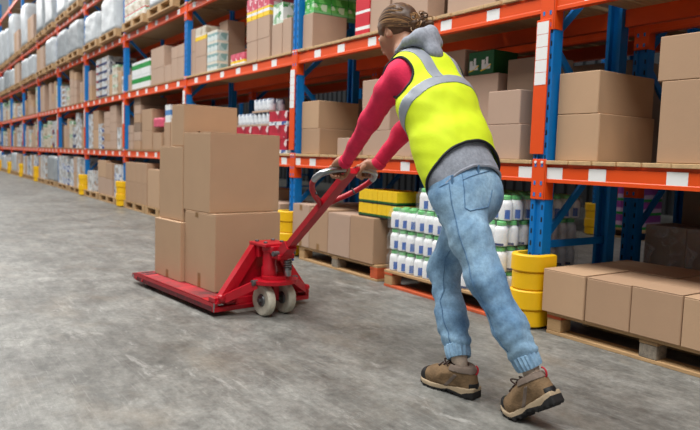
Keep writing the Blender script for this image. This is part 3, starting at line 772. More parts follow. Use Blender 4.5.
# ------------------------------------------------------------------ red pallet truck (local x towards the operator)
JO = np.array([-.965, -1.28, 0.]); JA = math.radians(6)
JX = np.array([math.cos(JA), math.sin(JA), 0.]); JY = np.array([-math.sin(JA), math.cos(JA), 0.])
def JW(x, y, z): return JO+JX*x+JY*y+np.array([0, 0, z])
PT = empty('pallet_truck', tuple(JO), JA); tag(PT, 'red hand pallet truck loaded with cartons, pushed by the woman', 'pallet truck')
FT = .088
for s in (-1, 1):
    y0, y1 = (-.36, -.20) if s < 0 else (.20, .36)
    g = MB()
    pr = [(-1.40, .056), (-1.385, .078), (-1.33, FT), (-.12, FT), (-.12, .034), (-1.30, .034), (-1.38, .045)]
    g.prism([(x, z) for x, z in pr][::-1], 1, y0, y0+.006)                     # side webs and top plate of the fork channel
    g.prism([(x, z) for x, z in pr][::-1], 1, y1-.006, y1)
    top = [(-1.40, .056), (-1.385, .078), (-1.33, FT), (-.12, FT)]; n = 4
    vs = [(x, y, z-d) for d in (0, .006) for y in (y0, y1) for x, z in top]
    fs = []
    for i in range(3): fs += [(i, i+1, n+i+1, n+i), (2*n+i, 3*n+i, 3*n+i+1, 2*n+i+1)]
    fs += [(0, n, 3*n, 2*n), (3, 2*n+3, 3*n+3, n+3)]
    g.add(vs, fs); f = g.build('fork', ['red'], PT)
    MB().box(-1.30, -.30, y0+.012, y1-.012, FT, FT+.0012).build('wear_strip', 'red_worn', f)
    ym = (y0+y1)/2
    for yy in (y0-.0012, y1): MB().box(-1.30, -.14, yy, yy+.0012, .036, .064).build('scuff', 'scuffed', f)
    for x in (-1.29, -1.22): MB().box(x-.022, x+.022, ym-.045, ym+.045, FT+.0012, FT+.0018).build('roller_slot', 'black', f)
    MB().lathe([(.02, -.035), (.038, -.033), (.038, .033), (.02, .035)], 16, (-1.255, ym, .038), axis=1).build('load_roller', 'wheel', f, True)
    MB().lathe([(.012, -.082), (.016, -.08), (.016, .08), (.012, .082)], 10, (-1.37, ym, .058), axis=1).build('entry_roller', 'steel', f, True)
    for x in (-1.31, -1.2): MB().tube([(x, y0-.006, .05), (x, y0, .05)], .012, 10).build('bolt', 'red', f)
    MB().box(-.125, -.1185, y0-.001, y0+.007, .034, FT+.001).build('edge_wear', 'steel', f)
# heel frame
g = MB()
g.box(-.16, -.118, -.36, .36, .030, .062, .004)
g.box(-.155, -.13, -.20, .20, .062, .105, .003)
for s in (-1, 1):
    g.box(-.20, -.118, s*.355-.025*(s > 0)-.0*(s < 0), s*.355+.025*(s < 0), .062, .12, .003)
g.build('heel_frame', 'red', PT)
for s in (-1, 1):                                                              # inclined plates of the A-shaped back
    g = MB()
    lo = [(-.155, s*.355, .086), (-.155, s*.265, .086)]; hi = [(-.150, s*.085, .445), (-.150, s*.015, .445)]
    vs = []
    for dx in (0, .05):
        for p in (lo[0], lo[1], hi[1], hi[0]): vs.append((p[0]+dx, p[1], p[2]))
    fs = [(0, 1, 2, 3), (7, 6, 5, 4), (0, 4, 5, 1), (1, 5, 6, 2), (2, 6, 7, 3), (3, 7, 4, 0)]
    g.add(vs, fs if s > 0 else [q[::-1] for q in fs]); g.build('inclined_plate', 'red', PT)
    MB().lathe([(.012, -.02), (.02, -.016), (.02, .016), (.012, .02)], 12, (-.098, s*.318, .122), axis=0).build('pivot_pin', 'red', PT, True)
g = MB()                                                                       # recessed web between the plates
g.add([(-.145, -.27, .07), (-.145, .27, .07), (-.145, .03, .43), (-.145, -.03, .43), (-.135, -.27, .07), (-.135, .27, .07), (-.135, .03, .43), (-.135, -.03, .43)], [(0, 3, 2, 1), (4, 5, 6, 7), (0, 1, 5, 4), (1, 2, 6, 5), (2, 3, 7, 6), (3, 0, 4, 7)])
g.build('back_web', 'red', PT)
g = MB().box(-.16, .03, -.095, .095, .432, .452, .004); g.box(-.09, -.06, -.085, .085, .36, .432, .003); g.build('head_plate', 'red', PT)
for x, y in ((-.12, -.06), (-.12, .06), (-.02, -.06), (-.02, .06)):
    MB().lathe([(.013, .452), (.013, .46), (.009, .463)], 6, (x, y, 0)).build('bolt', 'steel_dull', PT)
for s in (-1, 1):                                                              # lift links from the heel to the yoke
    MB().bar((-.10, s*.30, .115), (.0, s*.135, .205), .035, .05).build('lift_link', 'red', PT)
    MB().lathe([(.010, -.02), (.019, -.018), (.019, .018), (.010, .02)], 12, (.0, s*.150, .215), axis=1).build('link_pin', 'steel_dull', PT, True)
g = MB()                                                                       # yoke plate above the steering wheels
n = 20
pl = [(.01+.12*math.cos(2*math.pi*i/n), .15*math.sin(2*math.pi*i/n)) for i in range(n)]
g.prism(pl, 2, .206, .228); g.prism([(x*.6, y*.62) for x, y in pl], 2, .228, .25)
g.box(-.02, .02, -.022, .022, .09, .206, .003)
g.build('yoke', 'red', PT)
MB().tube([(0, -.12, .1), (0, .12, .1)], .014, 12).build('axle', 'steel_dull', PT)
for y in (-.076, .076):
    t = MB().lathe([(.04, -.02), (.062, -.026), (.09, -.027), (.098, -.02), (.1, -.008), (.1, .008), (.098, .02), (.09, .027), (.062, .026), (.04, .02)], 28, (0, y, .1), axis=1).build('wheel', 'wheel', PT, True)
    MB().lathe([(.014, -.03), (.034, -.029), (.04, -.02), (.04, .02), (.034, .029), (.014, .03)], 18, (0, y, .1), axis=1).build('hub', 'steel_dull', t, True)
    MB().lathe([(.006, -.04), (.014, -.038), (.014, .038), (.006, .04)], 10, (0, y, .1), axis=1).build('axle_nut', 'black', t, True)
MB().lathe([(.05, .25), (.05, .3), (.043, .31), (.043, .40), (.05, .405), (.05, .432)], 16, (-.02, -.03, 0)).build('pump_body', 'red', PT, True)
g = MB().lathe([(.022, .25), (.024, .27), (.024, .29), (.02, .292), (.02, .37)], 14, (.065, .05, 0))
g.build('pump_piston', 'steel', PT, True)
g = MB()
pts = [(.065+.026*math.cos(a*.7), .05+.026*math.sin(a*.7), .292+a*.0016) for a in range(45)]
g.tube(pts, .0045, 6); g.build('return_spring', 'steel_dull', PT, True)
g = MB().box(.03, .11, -.05, .07, .365, .395, .004); g.box(.02, .06, -.06, .06, .395, .44, .004); g.build('rocker_bracket', 'red', PT)
MB().tube([(.085, -.075, .4), (.085, .085, .4)], .016, 12).build('handle_pivot', 'steel_dull', PT, True)
MB().tube([(.04, .06, .37), (.04, .1, .36), (.03, .115, .34)], .008, 8).build('release_fitting', 'cobalt', PT, True)
# handle
HP0 = np.array([.085, .0, .396]); HP1 = np.array([.726, 0, .944]); HD = (HP1-HP0)/np.linalg.norm(HP1-HP0); HN = np.array([-HD[2], 0, HD[0]])
def HL(s, y, n=0.): return HP0+HD*s+np.array([0, y, 0])+HN*n
def slab(s0, s1, w0, w1, t):
    vs = []
    for s, w in ((s0, w0), (s1, w1)):
        for y, nn in ((-w, -t), (w, -t), (w, t), (-w, t)): vs.append(HL(s, y, nn))
    return vs, [(0, 1, 2, 3), (7, 6, 5, 4), (0, 4, 5, 1), (1, 5, 6, 2), (2, 6, 7, 3), (3, 7, 4, 0)]
g = MB(); g.add(*slab(-.03, .10, .036, .036, .030)); g.add(*slab(.10, .82, .027, .034, .018)); g.build('handle_bar', 'red', PT)
def loop(s):
    cps = [(.50, .02), (.545, .05), (.60, .115), (.655, .165), (.71, .198), (.755, .205), (.795, .19), (.818, .15), (.828, .10), (.832, .03)]
    P = []
    for i in range(len(cps)-1):
        for t in (0, .33, .66): P.append(HL(cps[i][0]*(1-t)+cps[i+1][0]*t, s*(cps[i][1]*(1-t)+cps[i+1][1]*t)))
    P.append(HL(cps[-1][0], s*cps[-1][1])); return P
for s in (-1, 1):
    P = loop(s)
    MB().tube(P, .0155, 10).build('handle_loop', 'red', PT, True)
    MB().tube(P[14:27], .0175, 10).build('grip', 'steel', PT, True)
    MB().tube([HL(.64, s*.135, -.02), HL(.64, s*.135, .02)], .006, 6).build('loop_screw', 'black', PT)
MB().tube([HL(.70, .0, .03), HL(.78, .03, .03), HL(.82, .045, .024)], .006, 8).build('release_lever', 'black', PT, True)

# cartons on the truck
def truck_carton(x0, x1, y0, y1, z0, z1, mt, label, **kw):
    o = crate(x0, x1, y0, y1, z0, z1, mt, label, **kw)
    c = JW((x0+x1)/2, (y0+y1)/2, z0); o.location = tuple(c); o.rotation_euler = (0, 0, JA); return o
TK = 'on the red pallet truck'
zf = FT+.002
o = truck_carton(-1.245, -.818, -.245, .19, zf, .511, 0, 'tan carton standing on the fork tips of the pallet truck', tape=False)
MB().box(-.02, .02, -.2185, -.2175, .002, .06).build('tape', 'tape', o)
o = truck_carton(-.812, -.378, -.215, .29, zf, .602, 0, 'tan carton on the forks next to the truck\'s red back, under the big cube', tape=False, flaps=True)
MB().box(-.02, .02, -.2535, -.2525, .002, .1).build('tape', 'tape', o); MB().box(-.06, -.02, -.2535, -.2525, .475, .505).build('tape', 'tape', o)
truck_carton(-1.235, -.853, -.215, .2, .513, 1.04, 0, 'tall tan carton in the middle of the rear stack on the truck', tape=False, flaps=True)
o = truck_carton(-.847, -.468, -.211, .335, .604, 1.136, 0, 'big cube-shaped tan carton with a torn tape end on the truck', tape=False, flaps=True)
MB().add([(-.02, -.249, .531), (.02, -.249, .531), (.022, -.262, .541), (-.016, -.266, .536), (-.02, -.1, .5335), (.02, -.1, .5335)], [(0, 1, 2, 3), (0, 4, 5, 1)]).build('tape', 'tape', o)
truck_carton(-1.05, -.865, -.205, .22, 1.042, 1.335, 0, 'long narrow tan carton lying on top of the truck\'s stack', tape=False, flaps=True)

# ------------------------------------------------------------------ the woman: smooth bodies from distance fields
def V(*a): return np.array(a, np.float32)
def rcone(P, a, b, ra, rb):
    a = np.asarray(a, np.float32); b = np.asarray(b, np.float32); ab = b-a
    t = np.clip(((P-a)@ab)/max(1e-9, float(ab@ab)), 0, 1)
    return np.linalg.norm(P-a-t[:, None]*ab, axis=1)-(ra+(rb-ra)*t)
def smin(a, b, k):
    h = np.clip(.5+.5*(b-a)/k, 0, 1); return b*(1-h)+a*h-k*h*(1-h)
def chain(P, pts, rads, k=.02):
    d = None
    for i in range(len(pts)-1):
        e = rcone(P, pts[i], pts[i+1], rads[i], rads[i+1]); d = e if d is None else smin(d, e, k)
    return d
def frame(f, up=(0, 0, 1)):
    f = np.asarray(f, float); f = f/np.linalg.norm(f); l = np.cross(up, f); l /= np.linalg.norm(l); u = np.cross(f, l)
    return np.array([f, l, u], np.float32)            # rows: forward, left, up
def ell(P, c, r, B=None):
    q = P-np.asarray(c, np.float32)
    if B is not None: q = q@B.T
    r = np.asarray(r, np.float32); k0 = np.linalg.norm(q/r, axis=1); k1 = np.linalg.norm(q/(r*r), axis=1)
    return k0*(k0-1)/np.maximum(k1, 1e-6)
def wob(P, amp, freq, seed, n=6, stretch=None):
    rs = np.random.RandomState(seed); out = np.zeros(len(P), np.float32)
    Q = P if stretch is None else P*np.asarray(stretch, np.float32)
    for i in range(n):
        d = rs.randn(3); d /= np.linalg.norm(d); f = freq*(.6+.9*rs.rand())
        out += np.sin(Q@d.astype(np.float32)*f+rs.rand()*6.28+1.5*np.sin(Q@rs.randn(3).astype(np.float32)*f*.25)).astype(np.float32)
    return out*amp/n*1.6
def nets(fn, lo, hi, h):
    lo = np.asarray(lo, float); n = np.ceil((np.asarray(hi)-lo)/h).astype(int)+1
    ax = [np.arange(n[i])*h+lo[i] for i in range(3)]
    F = np.empty(n, np.float32)
    st = max(1, int(400000/(n[1]*n[2])))
    for i in range(0, n[0], st):
        g = np.stack(np.meshgrid(ax[0][i:i+st], ax[1], ax[2], indexing='ij'), -1).reshape(-1, 3).astype(np.float32)
        F[i:i+st] = fn(g).reshape(-1, n[1], n[2])
    F[0] = F[-1] = 1; F[:, 0] = F[:, -1] = 1; F[:, :, 0] = F[:, :, -1] = 1
    S = F < 0; cn = tuple(n-1); cnt = np.zeros(cn, np.float32); acc = np.zeros(cn+(3,), np.float32); quads = []
    for a in range(3):
        s0 = [slice(None)]*3; s1 = [slice(None)]*3; s0[a] = slice(0, -1); s1[a] = slice(1, None)
        A, B = F[tuple(s0)], F[tuple(s1)]; X = S[tuple(s0)] != S[tuple(s1)]
        I = np.argwhere(X); t = A[X]/(A[X]-B[X]); pos = I.astype(np.float32); pos[:, a] += t
        b, c = (a+1) % 3, (a+2) % 3; cells = []
        for db, dc in ((-1, -1), (0, -1), (0, 0), (-1, 0)):
            J = I.copy(); J[:, b] += db; J[:, c] += dc; cells.append(J)
            np.add.at(cnt, tuple(J.T), 1); np.add.at(acc, tuple(J.T), pos)
        quads.append((cells, S[tuple(s0)][X]))
    m = cnt > 0; idx = np.full(cn, -1, np.int64); idx[m] = np.arange(m.sum())
    vs = acc[m]/cnt[m][:, None]*h+lo; fs = []
    for cells, ins in quads:
        q = np.stack([idx[tuple(J.T)] for J in cells], 1); q[~ins] = q[~ins][:, ::-1]; fs.append(q)
    return vs, np.concatenate(fs).astype(np.int64)
def relax(vs, fs, it=2, w=.5):
    for _ in range(it):
        s = np.zeros_like(vs); c = np.zeros(len(vs))
        for i in range(fs.shape[1]):
            j = fs[:, (i+1) % fs.shape[1]]; np.add.at(s, fs[:, i], vs[j]); np.add.at(c, fs[:, i], 1); np.add.at(s, j, vs[fs[:, i]]); np.add.at(c, j, 1)
        vs = vs*(1-w)+w*s/np.maximum(c, 1)[:, None]
    return vs
def clip(vs, fs, field):
    """keep the part of a surface where field(v) < 0, with clean cut edges; also returns the cut edges"""
    vs = [tuple(v) for v in vs]; F = list(field(np.asarray(vs, np.float32))); out = []; cut = {}; edges = []
    def mid(i, j):
        key = (min(i, j), max(i, j))
        if key not in cut:
            t = F[i]/(F[i]-F[j]); cut[key] = len(vs); vs.append(tuple(vs[i][q]+(vs[j][q]-vs[i][q])*t for q in range(3)))
        return cut[key]
    for f in fs:
        s = [F[i] < 0 for i in f]
        if all(s): out.append(tuple(f)); continue
        if not any(s): continue
        p = []; e = []
        for a in range(len(f)):
            i, j = f[a], f[(a+1) % len(f)]
            if s[a]: p.append(i)
            if s[a] != s[(a+1) % len(f)]: m_ = mid(i, j); p.append(m_); e.append(m_)
        if len(p) > 2: out.append(tuple(p))
        if len(e) == 2: edges.append(tuple(e))
    used = sorted({i for f in out for i in f}); mp = {j: i for i, j in enumerate(used)}
    nv = np.array([vs[j] for j in used]); nf = [tuple(mp[i] for i in f) for f in out]
    ed = [(mp[a], mp[b]) for a, b in edges if a in mp and b in mp]
    return nv, nf, ed
def loops(ed):
    nb = {}
    for a, b in ed: nb.setdefault(a, []).append(b); nb.setdefault(b, []).append(a)
    seen = set(); res = []
    for s in nb:
        if s in seen: continue
        st = s
        while True:                       # walk back to an end if there is one
            break
        p = [s]; seen.add(s); cur = s
        while True:
            nx = [q for q in nb[cur] if q not in seen]
            if not nx: break
            cur = nx[0]; seen.add(cur); p.append(cur)
        if len(p) > 6: res.append(p)
    return res
def surf(name, vs, fs, m, parent=None, smooth=True, thick=0.):
    me = bpy.data.meshes.new(name); me.from_pydata([tuple(map(float, v)) for v in vs], [], [tuple(int(i) for i in f) for f in fs])
    me.materials.append(MATS[m] if isinstance(m, str) else m)
    if smooth: me.polygons.foreach_set('use_smooth', [True]*len(me.polygons))
    me.update(); o = put(name, me, parent)
    if thick:
        md = o.modifiers.new('thickness', 'SOLIDIFY'); md.thickness = thick; md.offset = -1
    return o
def normals(vs, fs):
    n = np.zeros_like(vs)
    for f in fs:
        a = np.cross(vs[f[1]]-vs[f[0]], vs[f[2]]-vs[f[0]])
        for i in f: n[i] += a
    return n/np.maximum(np.linalg.norm(n, axis=1), 1e-9)[:, None]

mat('skin', (178, 128, 100), .5, var=.06, scale=20)
mat('skin_dark_lip', (126, 66, 62), .45, var=.05)
mat('eye_white', (236, 234, 230), .2, var=.01)
mat('shirt_red', (240, 40, 86), .85, var=.10, scale=14, bump=.25, bscale=160)
mat('vest_yellow', (230, 252, 34), .75, var=.04, scale=8, bump=.15, bscale=220)
mat('reflective', (158, 164, 174), .4, var=.06, scale=20, bump=.1, bscale=300)
mat('piping_black', (20, 24, 34), .7, var=.1)
mat('hoodie_grey', (164, 169, 180), .95, var=.16, scale=60, bump=.3, bscale=220)
mat('sock', (210, 188, 168), .95, var=.12, scale=60, bump=.3, bscale=200)
mat('hair_brown', (104, 72, 46), .5, var=.3, scale=8, stretch=(1, 1, 1), detail=6)
mat('hair_light', (176, 132, 84), .45, var=.2, scale=20)
mat('shoe_brown', (138, 110, 78), .85, var=.2, scale=26, bump=.3, bscale=120)
mat('shoe_taupe', (128, 112, 100), .9, var=.14, scale=40)
mat('midsole', (186, 164, 134), .75, var=.14, scale=22)
mat('tread', (34, 32, 32), .7, var=.25, scale=40)
mat('lace', (62, 40, 32), .8, var=.15, scale=60)
mat('tab_red', (196, 24, 44), .6, var=.1)
def denim():
    m = bpy.data.materials.new('denim'); m.use_nodes = True; nt = m.node_tree; b = nt.nodes['Principled BSDF']
    tc = nt.nodes.new('ShaderNodeTexCoord')
    def nz(s, d, r):
        n = nt.nodes.new('ShaderNodeTexNoise'); n.inputs['Scale'].default_value = s; n.inputs['Detail'].default_value = d; n.inputs['Roughness'].default_value = r
        nt.links.new(tc.outputs['Object'], n.inputs['Vector']); return n
    a, c = nz(5, 5, .6), nz(70, 4, .75)
    r = nt.nodes.new('ShaderNodeValToRGB'); e = r.color_ramp.elements; e[0].position = .3; e[1].position = .7
    e[0].color = (*lin((90, 134, 176)), 1); e[1].color = (*lin((172, 208, 232)), 1); nt.links.new(a.outputs[0], r.inputs[0])
    r2 = nt.nodes.new('ShaderNodeValToRGB'); e = r2.color_ramp.elements; e[0].position = .3; e[1].position = .7; e[0].color = (.62, .62, .66, 1); e[1].color = (1.15, 1.15, 1.12, 1)
    nt.links.new(c.outputs[0], r2.inputs[0])
    x = nt.nodes.new('ShaderNodeMix'); x.data_type = 'RGBA'; x.blend_type = 'MULTIPLY'; x.inputs[0].default_value = .8
    nt.links.new(r.outputs[0], x.inputs[6]); nt.links.new(r2.outputs[0], x.inputs[7]); nt.links.new(x.outputs[2], b.inputs['Base Color'])
    b.inputs['Roughness'].default_value = .9
    bp = nt.nodes.new('ShaderNodeBump'); bp.inputs['Strength'].default_value = .3; bp.inputs['Distance'].default_value = .004
    nt.links.new(c.outputs[0], bp.inputs['Height']); nt.links.new(bp.outputs[0], b.inputs['Normal']); MATS['denim'] = m
denim()
mat('denim_seam', (98, 138, 176), .9, var=.15, scale=50)

YC = -1.20
FWD = V(-.995, -.10, 0); LFT = V(.10, -.995, 0)
def at(px, py, Y): return on_y(px, py, Y).astype(np.float32)
# spine (centre line) from seat to neck
SP = [at(467, 196, YC-.01), at(461, 172, YC), at(452, 145, YC), at(438, 108, YC), at(424, 78, YC), at(410, 52, YC)]
PEL, NECK = SP[0], SP[5]
AX = (SP[4]-SP[0])/np.linalg.norm(SP[4]-SP[0]); BK = np.cross(AX, LFT); BK = BK/np.linalg.norm(BK)
if BK[0] < 0: BK = -BK                               # points out of her back
def flat(P, k):                                      # squeeze the left-right direction so that round chains become oval
    u = (P-SP[2])@LFT; return P-(u*(1-1/k))[:, None]*LFT
SHL, SHR = at(397, 76, -1.365), SP[4]-LFT*.165+AX*.02
ELL, WRL = at(370, 121, -1.35), at(347, 160, -1.285)
HANDL = JW(.705, -.085, .925).astype(np.float32); HANDR = JW(.705, .098, .925).astype(np.float32)
ELR, WRR = at(402, 133, -1.03), at(377, 165, -1.09)
HPL, HPR = PEL+LFT*.085, PEL-LFT*.085
oR = on_z(438, 386, 0.); oL = on_z(521, 419, 0.)       # where the shoes stand on the floor
KNL, ANL = at(486, 279, -1.275), at(530, 368, float(oL[1])+.006)
KNR, ANR = at(443, 268, -1.14), at(459, 358, float(oR[1])+.02)
HC = at(397, 33, YC-.01)                             # head centre
HF = frame(FWD+V(0, -.04, -.42))                     # head looks ahead and a little down
def hp(f, l, u): return HC+HF[0]*f+HF[1]*l+HF[2]*u

def torso(P, off=0., k=1.42, r=(.108, .108, .108, .122, .112, .07)):
    Q = flat(P, k); return chain(Q, [p for p in flat(np.array(SP), k)], [x+off for x in r], .06)

# hands: palm and five bent fingers closed on the grip; local axes: a = along the grip, d = back of hand direction
def hand_parts(H, wrist, thumb_side):
    """grip runs along JY; fingers wrap over the front of the grip, thumb below"""
    a = JY.astype(np.float32); w = wrist-H; w = w-a*float(w@a); w /= np.linalg.norm(w)      # towards the wrist
    fwd_ = np.cross(a, w); fwd_ /= np.linalg.norm(fwd_)
    if fwd_[2] < 0: fwd_ = -fwd_                      # out of the back of the hand (upwards)
    prims = []
    kn = []
    palm_c = H+w*.030+fwd_*.026
    prims.append(('box', palm_c, a, w, fwd_))
    for i, (off, L) in enumerate(((-.033, .9), (-.011, 1.), (.011, .97), (.033, .8))):
        off *= thumb_side*-1
        k0 = H+a*off-w*.004+fwd_*.034
        k1 = H+a*off*1.02-w*.034*L+fwd_*.016
        k2 = H+a*off*1.02-w*.030*L-fwd_*.018
        k3 = H+a*off*.98-w*.006-fwd_*.030
        prims.append(('f', [k0, k1, k2, k3], [.0105, .0095, .0088, .008]))
    t0 = H+a*thumb_side*.036+w*.045+fwd_*.012; t1 = H+a*thumb_side*.052+w*.014-fwd_*.006; t2 = H+a*thumb_side*.036-w*.012-fwd_*.024; t3 = H+a*thumb_side*.012-w*.022-fwd_*.034
    prims.append(('f', [t0, t1, t2, t3], [.0145, .0125, .011, .0095]))
    return prims
def hand_sdf(P, prims, wr, d):
    for p in prims:
        if p[0] == 'box':
            B = np.array([p[2], p[3], p[4]], np.float32); e = ell(P, p[1], (.046, .052, .021), B)
            e = smin(e, rcone(P, p[1]+p[3]*.02, wr, .025, .027), .02); d = smin(d, e, .012)
        else:
            e = chain(P, p[1], p[2], .005); d = smin(d, e, .003)
    return d
HLP = hand_parts(HANDL, WRL, 1); HRP = hand_parts(HANDR, WRR, -1)

def head_sdf(P):
    d = ell(P, hp(-.012, 0, .022), (.098, .074, .092), HF)                 # skull
    d = smin(d, ell(P, hp(.035, 0, -.045), (.058, .056, .066), HF), .04)   # face and jaw
    d = smin(d, rcone(P, hp(.062, 0, -.088), hp(.068, 0, -.094), .020, .018), .025)   # chin
    d = smin(d, rcone(P, hp(.088, 0, .0), hp(.106, 0, -.034), .009, .013), .012)      # nose
    for s in (-1, 1):
        d = smin(d, rcone(P, hp(.06, s*.036, -.03), hp(.05, s*.05, -.02), .022, .02), .02)        # cheeks
        d = np.maximum(d, -ell(P, hp(.092, s*.031, .006), (.016, .018, .011), HF))                # eye sockets
        e = ell(P, hp(-.012, s*.076, -.012), (.020, .009, .032), HF)                              # ears
        e = np.maximum(e, -ell(P, hp(-.006, s*.086, -.010), (.011, .007, .020), HF)); d = smin(d, e, .006)
    d = smin(d, rcone(P, hp(.096, -.018, -.060), hp(.096, .018, -.060), .008, .008), .006)        # lips
    d = smin(d, chain(P, [hp(-.030, 0, -.05), NECK-BK*.01, SP[4]], [.056, .056, .07], .02), .03)
    return d
def body_sdf(P):
    d = head_sdf(P)
    d = smin(d, torso(P, -.012), .03)
    for sh, el, wr in ((SHL, ELL, WRL), (SHR, ELR, WRR)):
        d = smin(d, chain(P, [sh, el, wr], [.045, .036, .027], .02), .03)
    d = hand_sdf(P, HLP, WRL, d); d = hand_sdf(P, HRP, WRR, d)
    for h_, k_, a_ in ((HPL, KNL, ANL), (HPR, KNR, ANR)):
        d = smin(d, chain(P, [h_, k_, a_], [.075, .048, .024], .03), .04)
    return d
pts = np.array(SP+[SHL, ELL, WRL, HANDL, HANDR, ELR, KNL, ANL, KNR, ANR, hp(.12, 0, .15)])
lo, hi = pts.min(0)-.14, pts.max(0)+.14; lo[2] = .10
# the full figure at 8 mm, then head and hands again at a finer grid: the coarse surface is cut away there
bv, bf = nets(body_sdf, lo, hi, .0062)
PERSON = surf('person', bv, bf, 'skin'); tag(PERSON, 'woman in a yellow hi-vis vest and jeans pushing the red pallet truck', 'person')
for s in (-1, 1):
    c = hp(.082, s*.031, .006); g = MB().lathe([(.0005, -.012), (.0085, -.0085), (.012, 0), (.0085, .0085), (.0005, .012)], 12); o = g.build('eye', 'eye_white', PERSON, True); o.location = tuple(map(float, c))
    g = MB().lathe([(.0005, -.006), (.005, -.003), (.0055, 0), (.005, .003), (.0005, .006)], 10); q = g.build('iris', 'black', o, True); q.location = tuple(map(float, HF[0]*.009))

# red long-sleeved shirt
def shirt_sdf(P):
    d = torso(P, .0, r=(.1, .104, .106, .12, .110, .05))
    wobL = wob(P, .004, 75, 3, stretch=(1, 1, .9))
    a = chain(P, [SHL-LFT*.02, SHL+(ELL-SHL)*.3, ELL, WRL+(HANDL-WRL)*.10], [.070, .058, .046, .034], .03)+wobL
    b = chain(P, [SHR+LFT*.02, SHR+(ELR-SHR)*.3, ELR, WRR+(HANDR-WRR)*-.02], [.070, .058, .048, .036], .03)+wobL
    return smin(smin(d, a, .05), b, .05)
q = np.array([SHL, SHR, ELL, ELR, WRL, WRR, SP[1], SP[5]])
sv, sf = nets(shirt_sdf, q.min(0)-.16, q.max(0)+.16, .0085); sv = relax(sv, sf, 1)
dl = (HANDL-ELL)/np.linalg.norm(HANDL-ELL); dr = (HANDR-ELR)/np.linalg.norm(HANDR-ELR)
cl, cr = WRL+(HANDL-WRL)*.30, WRR+(HANDR-WRR)*-.0
sv, sf, ed = clip(sv, sf, lambda P: np.maximum(np.where(np.linalg.norm(P-cl, axis=1) < .12, (P-cl)@dl, -1), np.where(np.linalg.norm(P-cr, axis=1) < .12, (P-cr)@dr, -1)))
SHIRT = surf('long_sleeved_shirt', sv, sf, 'shirt_red', PERSON)
for c, d_, r in ((cl, dl, .036), (cr, dr, .038)):
    MB().tube([c-d_*.034, c-d_*.028, c-d_*.004, c+d_*.002], [r*.97, r*1.03, r*1.02, r*.95], 20).build('cuff', 'shirt_red', SHIRT, True)

# grey sleeveless hoodie: body under the vest, ribbed hem and the hood on the back
def hood_body(P):
    return torso(P, .0, k=1.40, r=(.121, .121, .118, .124, .112, .05))+wob(P, .004, 40, 9)
gv, gf = nets(hood_body, np.array(SP).min(0)-.25, np.array(SP).max(0)+.2, .009); gv = relax(gv, gf, 1)
HEM_N = (AX*.93+BK*-.50).astype(np.float32); HEM_N /= np.linalg.norm(HEM_N)
hz = lambda P, px, py: None
def back_pt(px, py): return at(px, py, YC-.02)
hemv = back_pt(457, 160)-AX*.075; hemg = back_pt(466, 184)-AX*.03
gv, gf, ed = clip(gv, gf, lambda P: np.maximum(-((P-hemg)@HEM_N), (P-SP[3])@AX-.05))
HOODIE = surf('hoodie', gv, gf, 'hoodie_grey', PERSON, thick=.004)
for lp in loops([e for e in ed]):
    pp = gv[lp]
    if (pp.mean(0)-SP[3])@AX > 0: continue
    MB().tube([p for p in pp]+[pp[0]], .007, 6).build('hem_edge', 'hoodie_grey', HOODIE, True)
def hood_sdf(P):
    c0 = at(428, 41, YC-.02); c1 = at(434, 52, YC-.02)
    nk = [at(397, 52, YC-.12), at(407, 42, YC-.105), at(420, 36, YC-.06), at(430, 33, YC), at(432, 36, YC+.06), at(424, 42, YC+.12)]
    d = chain(P, nk, [.012, .020, .028, .032, .028, .016], .02)
    d = smin(d, ell(P, c0, (.040, .092, .046), frame(-BK, AX)), .03)
    d = smin(d, ell(P, c1, (.030, .050, .040), frame(-BK, AX)), .04)
    return d+wob(P, .0035, 45, 21)
c0 = at(425, 42, YC)
hv, hf = nets(hood_sdf, c0-.26, c0+.26, .0075); hv = relax(hv, hf, 1)
surf('hood', hv, hf, 'hoodie_grey', HOODIE)

# hi-vis vest
def vest_sdf(P):
    d = torso(P, .0, k=1.40, r=(.118, .128, .136, .140, .124, .075))
    for s, sh in ((1, SHL), (-1, SHR)):
        d = smin(d, ell(P, sh-LFT*s*.03, (.085, .070, .070), frame(FWD)), .05)
    return d+wob(P, .0045, 26, 33)+wob(P, .002, 70, 5)
vv, vf = nets(vest_sdf, np.array(SP).min(0)-.27, np.array(SP).max(0)+.24, .009); vv = relax(vv, vf, 2)
def armhole(P, grow=0.):
    out = np.full(len(P), -1., np.float32)
    for s, sh in ((1, SHL), (-1, SHR)):
        c = sh-AX*.022+BK*.016
        q = P-c; lat = q@LFT*s; u = q@AX; v = q@BK
        e = np.sqrt((u/1.2)**2+v**2)-(.079+grow)
        e = np.where(lat > -.05, -e, -1.)
        out = np.maximum(out, e)
    return out                                        # > 0 inside the hole
def vest_field(P, grow=0.):
    hem = -((P-hemv)@HEM_N)+.02*np.sin((P@LFT)*6)
    top = (P-SP[4])@AX-.10
    return np.maximum(np.maximum(hem, top), armhole(P, grow))
vv, vf, ed = clip(vv, vf, vest_field)
VEST = surf('vest', vv, vf, 'vest_yellow', PERSON, thick=.003)
nv_ = normals(vv, vf)
for lp in loops(ed):
    pp = vv[lp]; pp = [p for p in pp]
    if (np.mean(pp, 0)-SP[4])@AX > .08: continue
    if np.linalg.norm(pp[0]-pp[-1]) < .03: pp.append(pp[0])
    MB().tube(pp, .006, 6).build('piping', 'piping_black', VEST, True)
def strip(name, field):
    a, b, e = clip(vv+nv_*.0025, vf, lambda P: np.maximum(field(P), vest_field(P, .006)))
    surf(name, a, b, 'reflective', VEST, thick=.002)
RN = (AX*.9-BK*.50).astype(np.float32); RN /= np.linalg.norm(RN)
ring_t = float((at(436, 103, YC)-SP[0])@RN)-.048; rt = lambda P: (P-SP[0])@RN-ring_t
strip('reflective_band', lambda P: np.abs(rt(P))-.025)
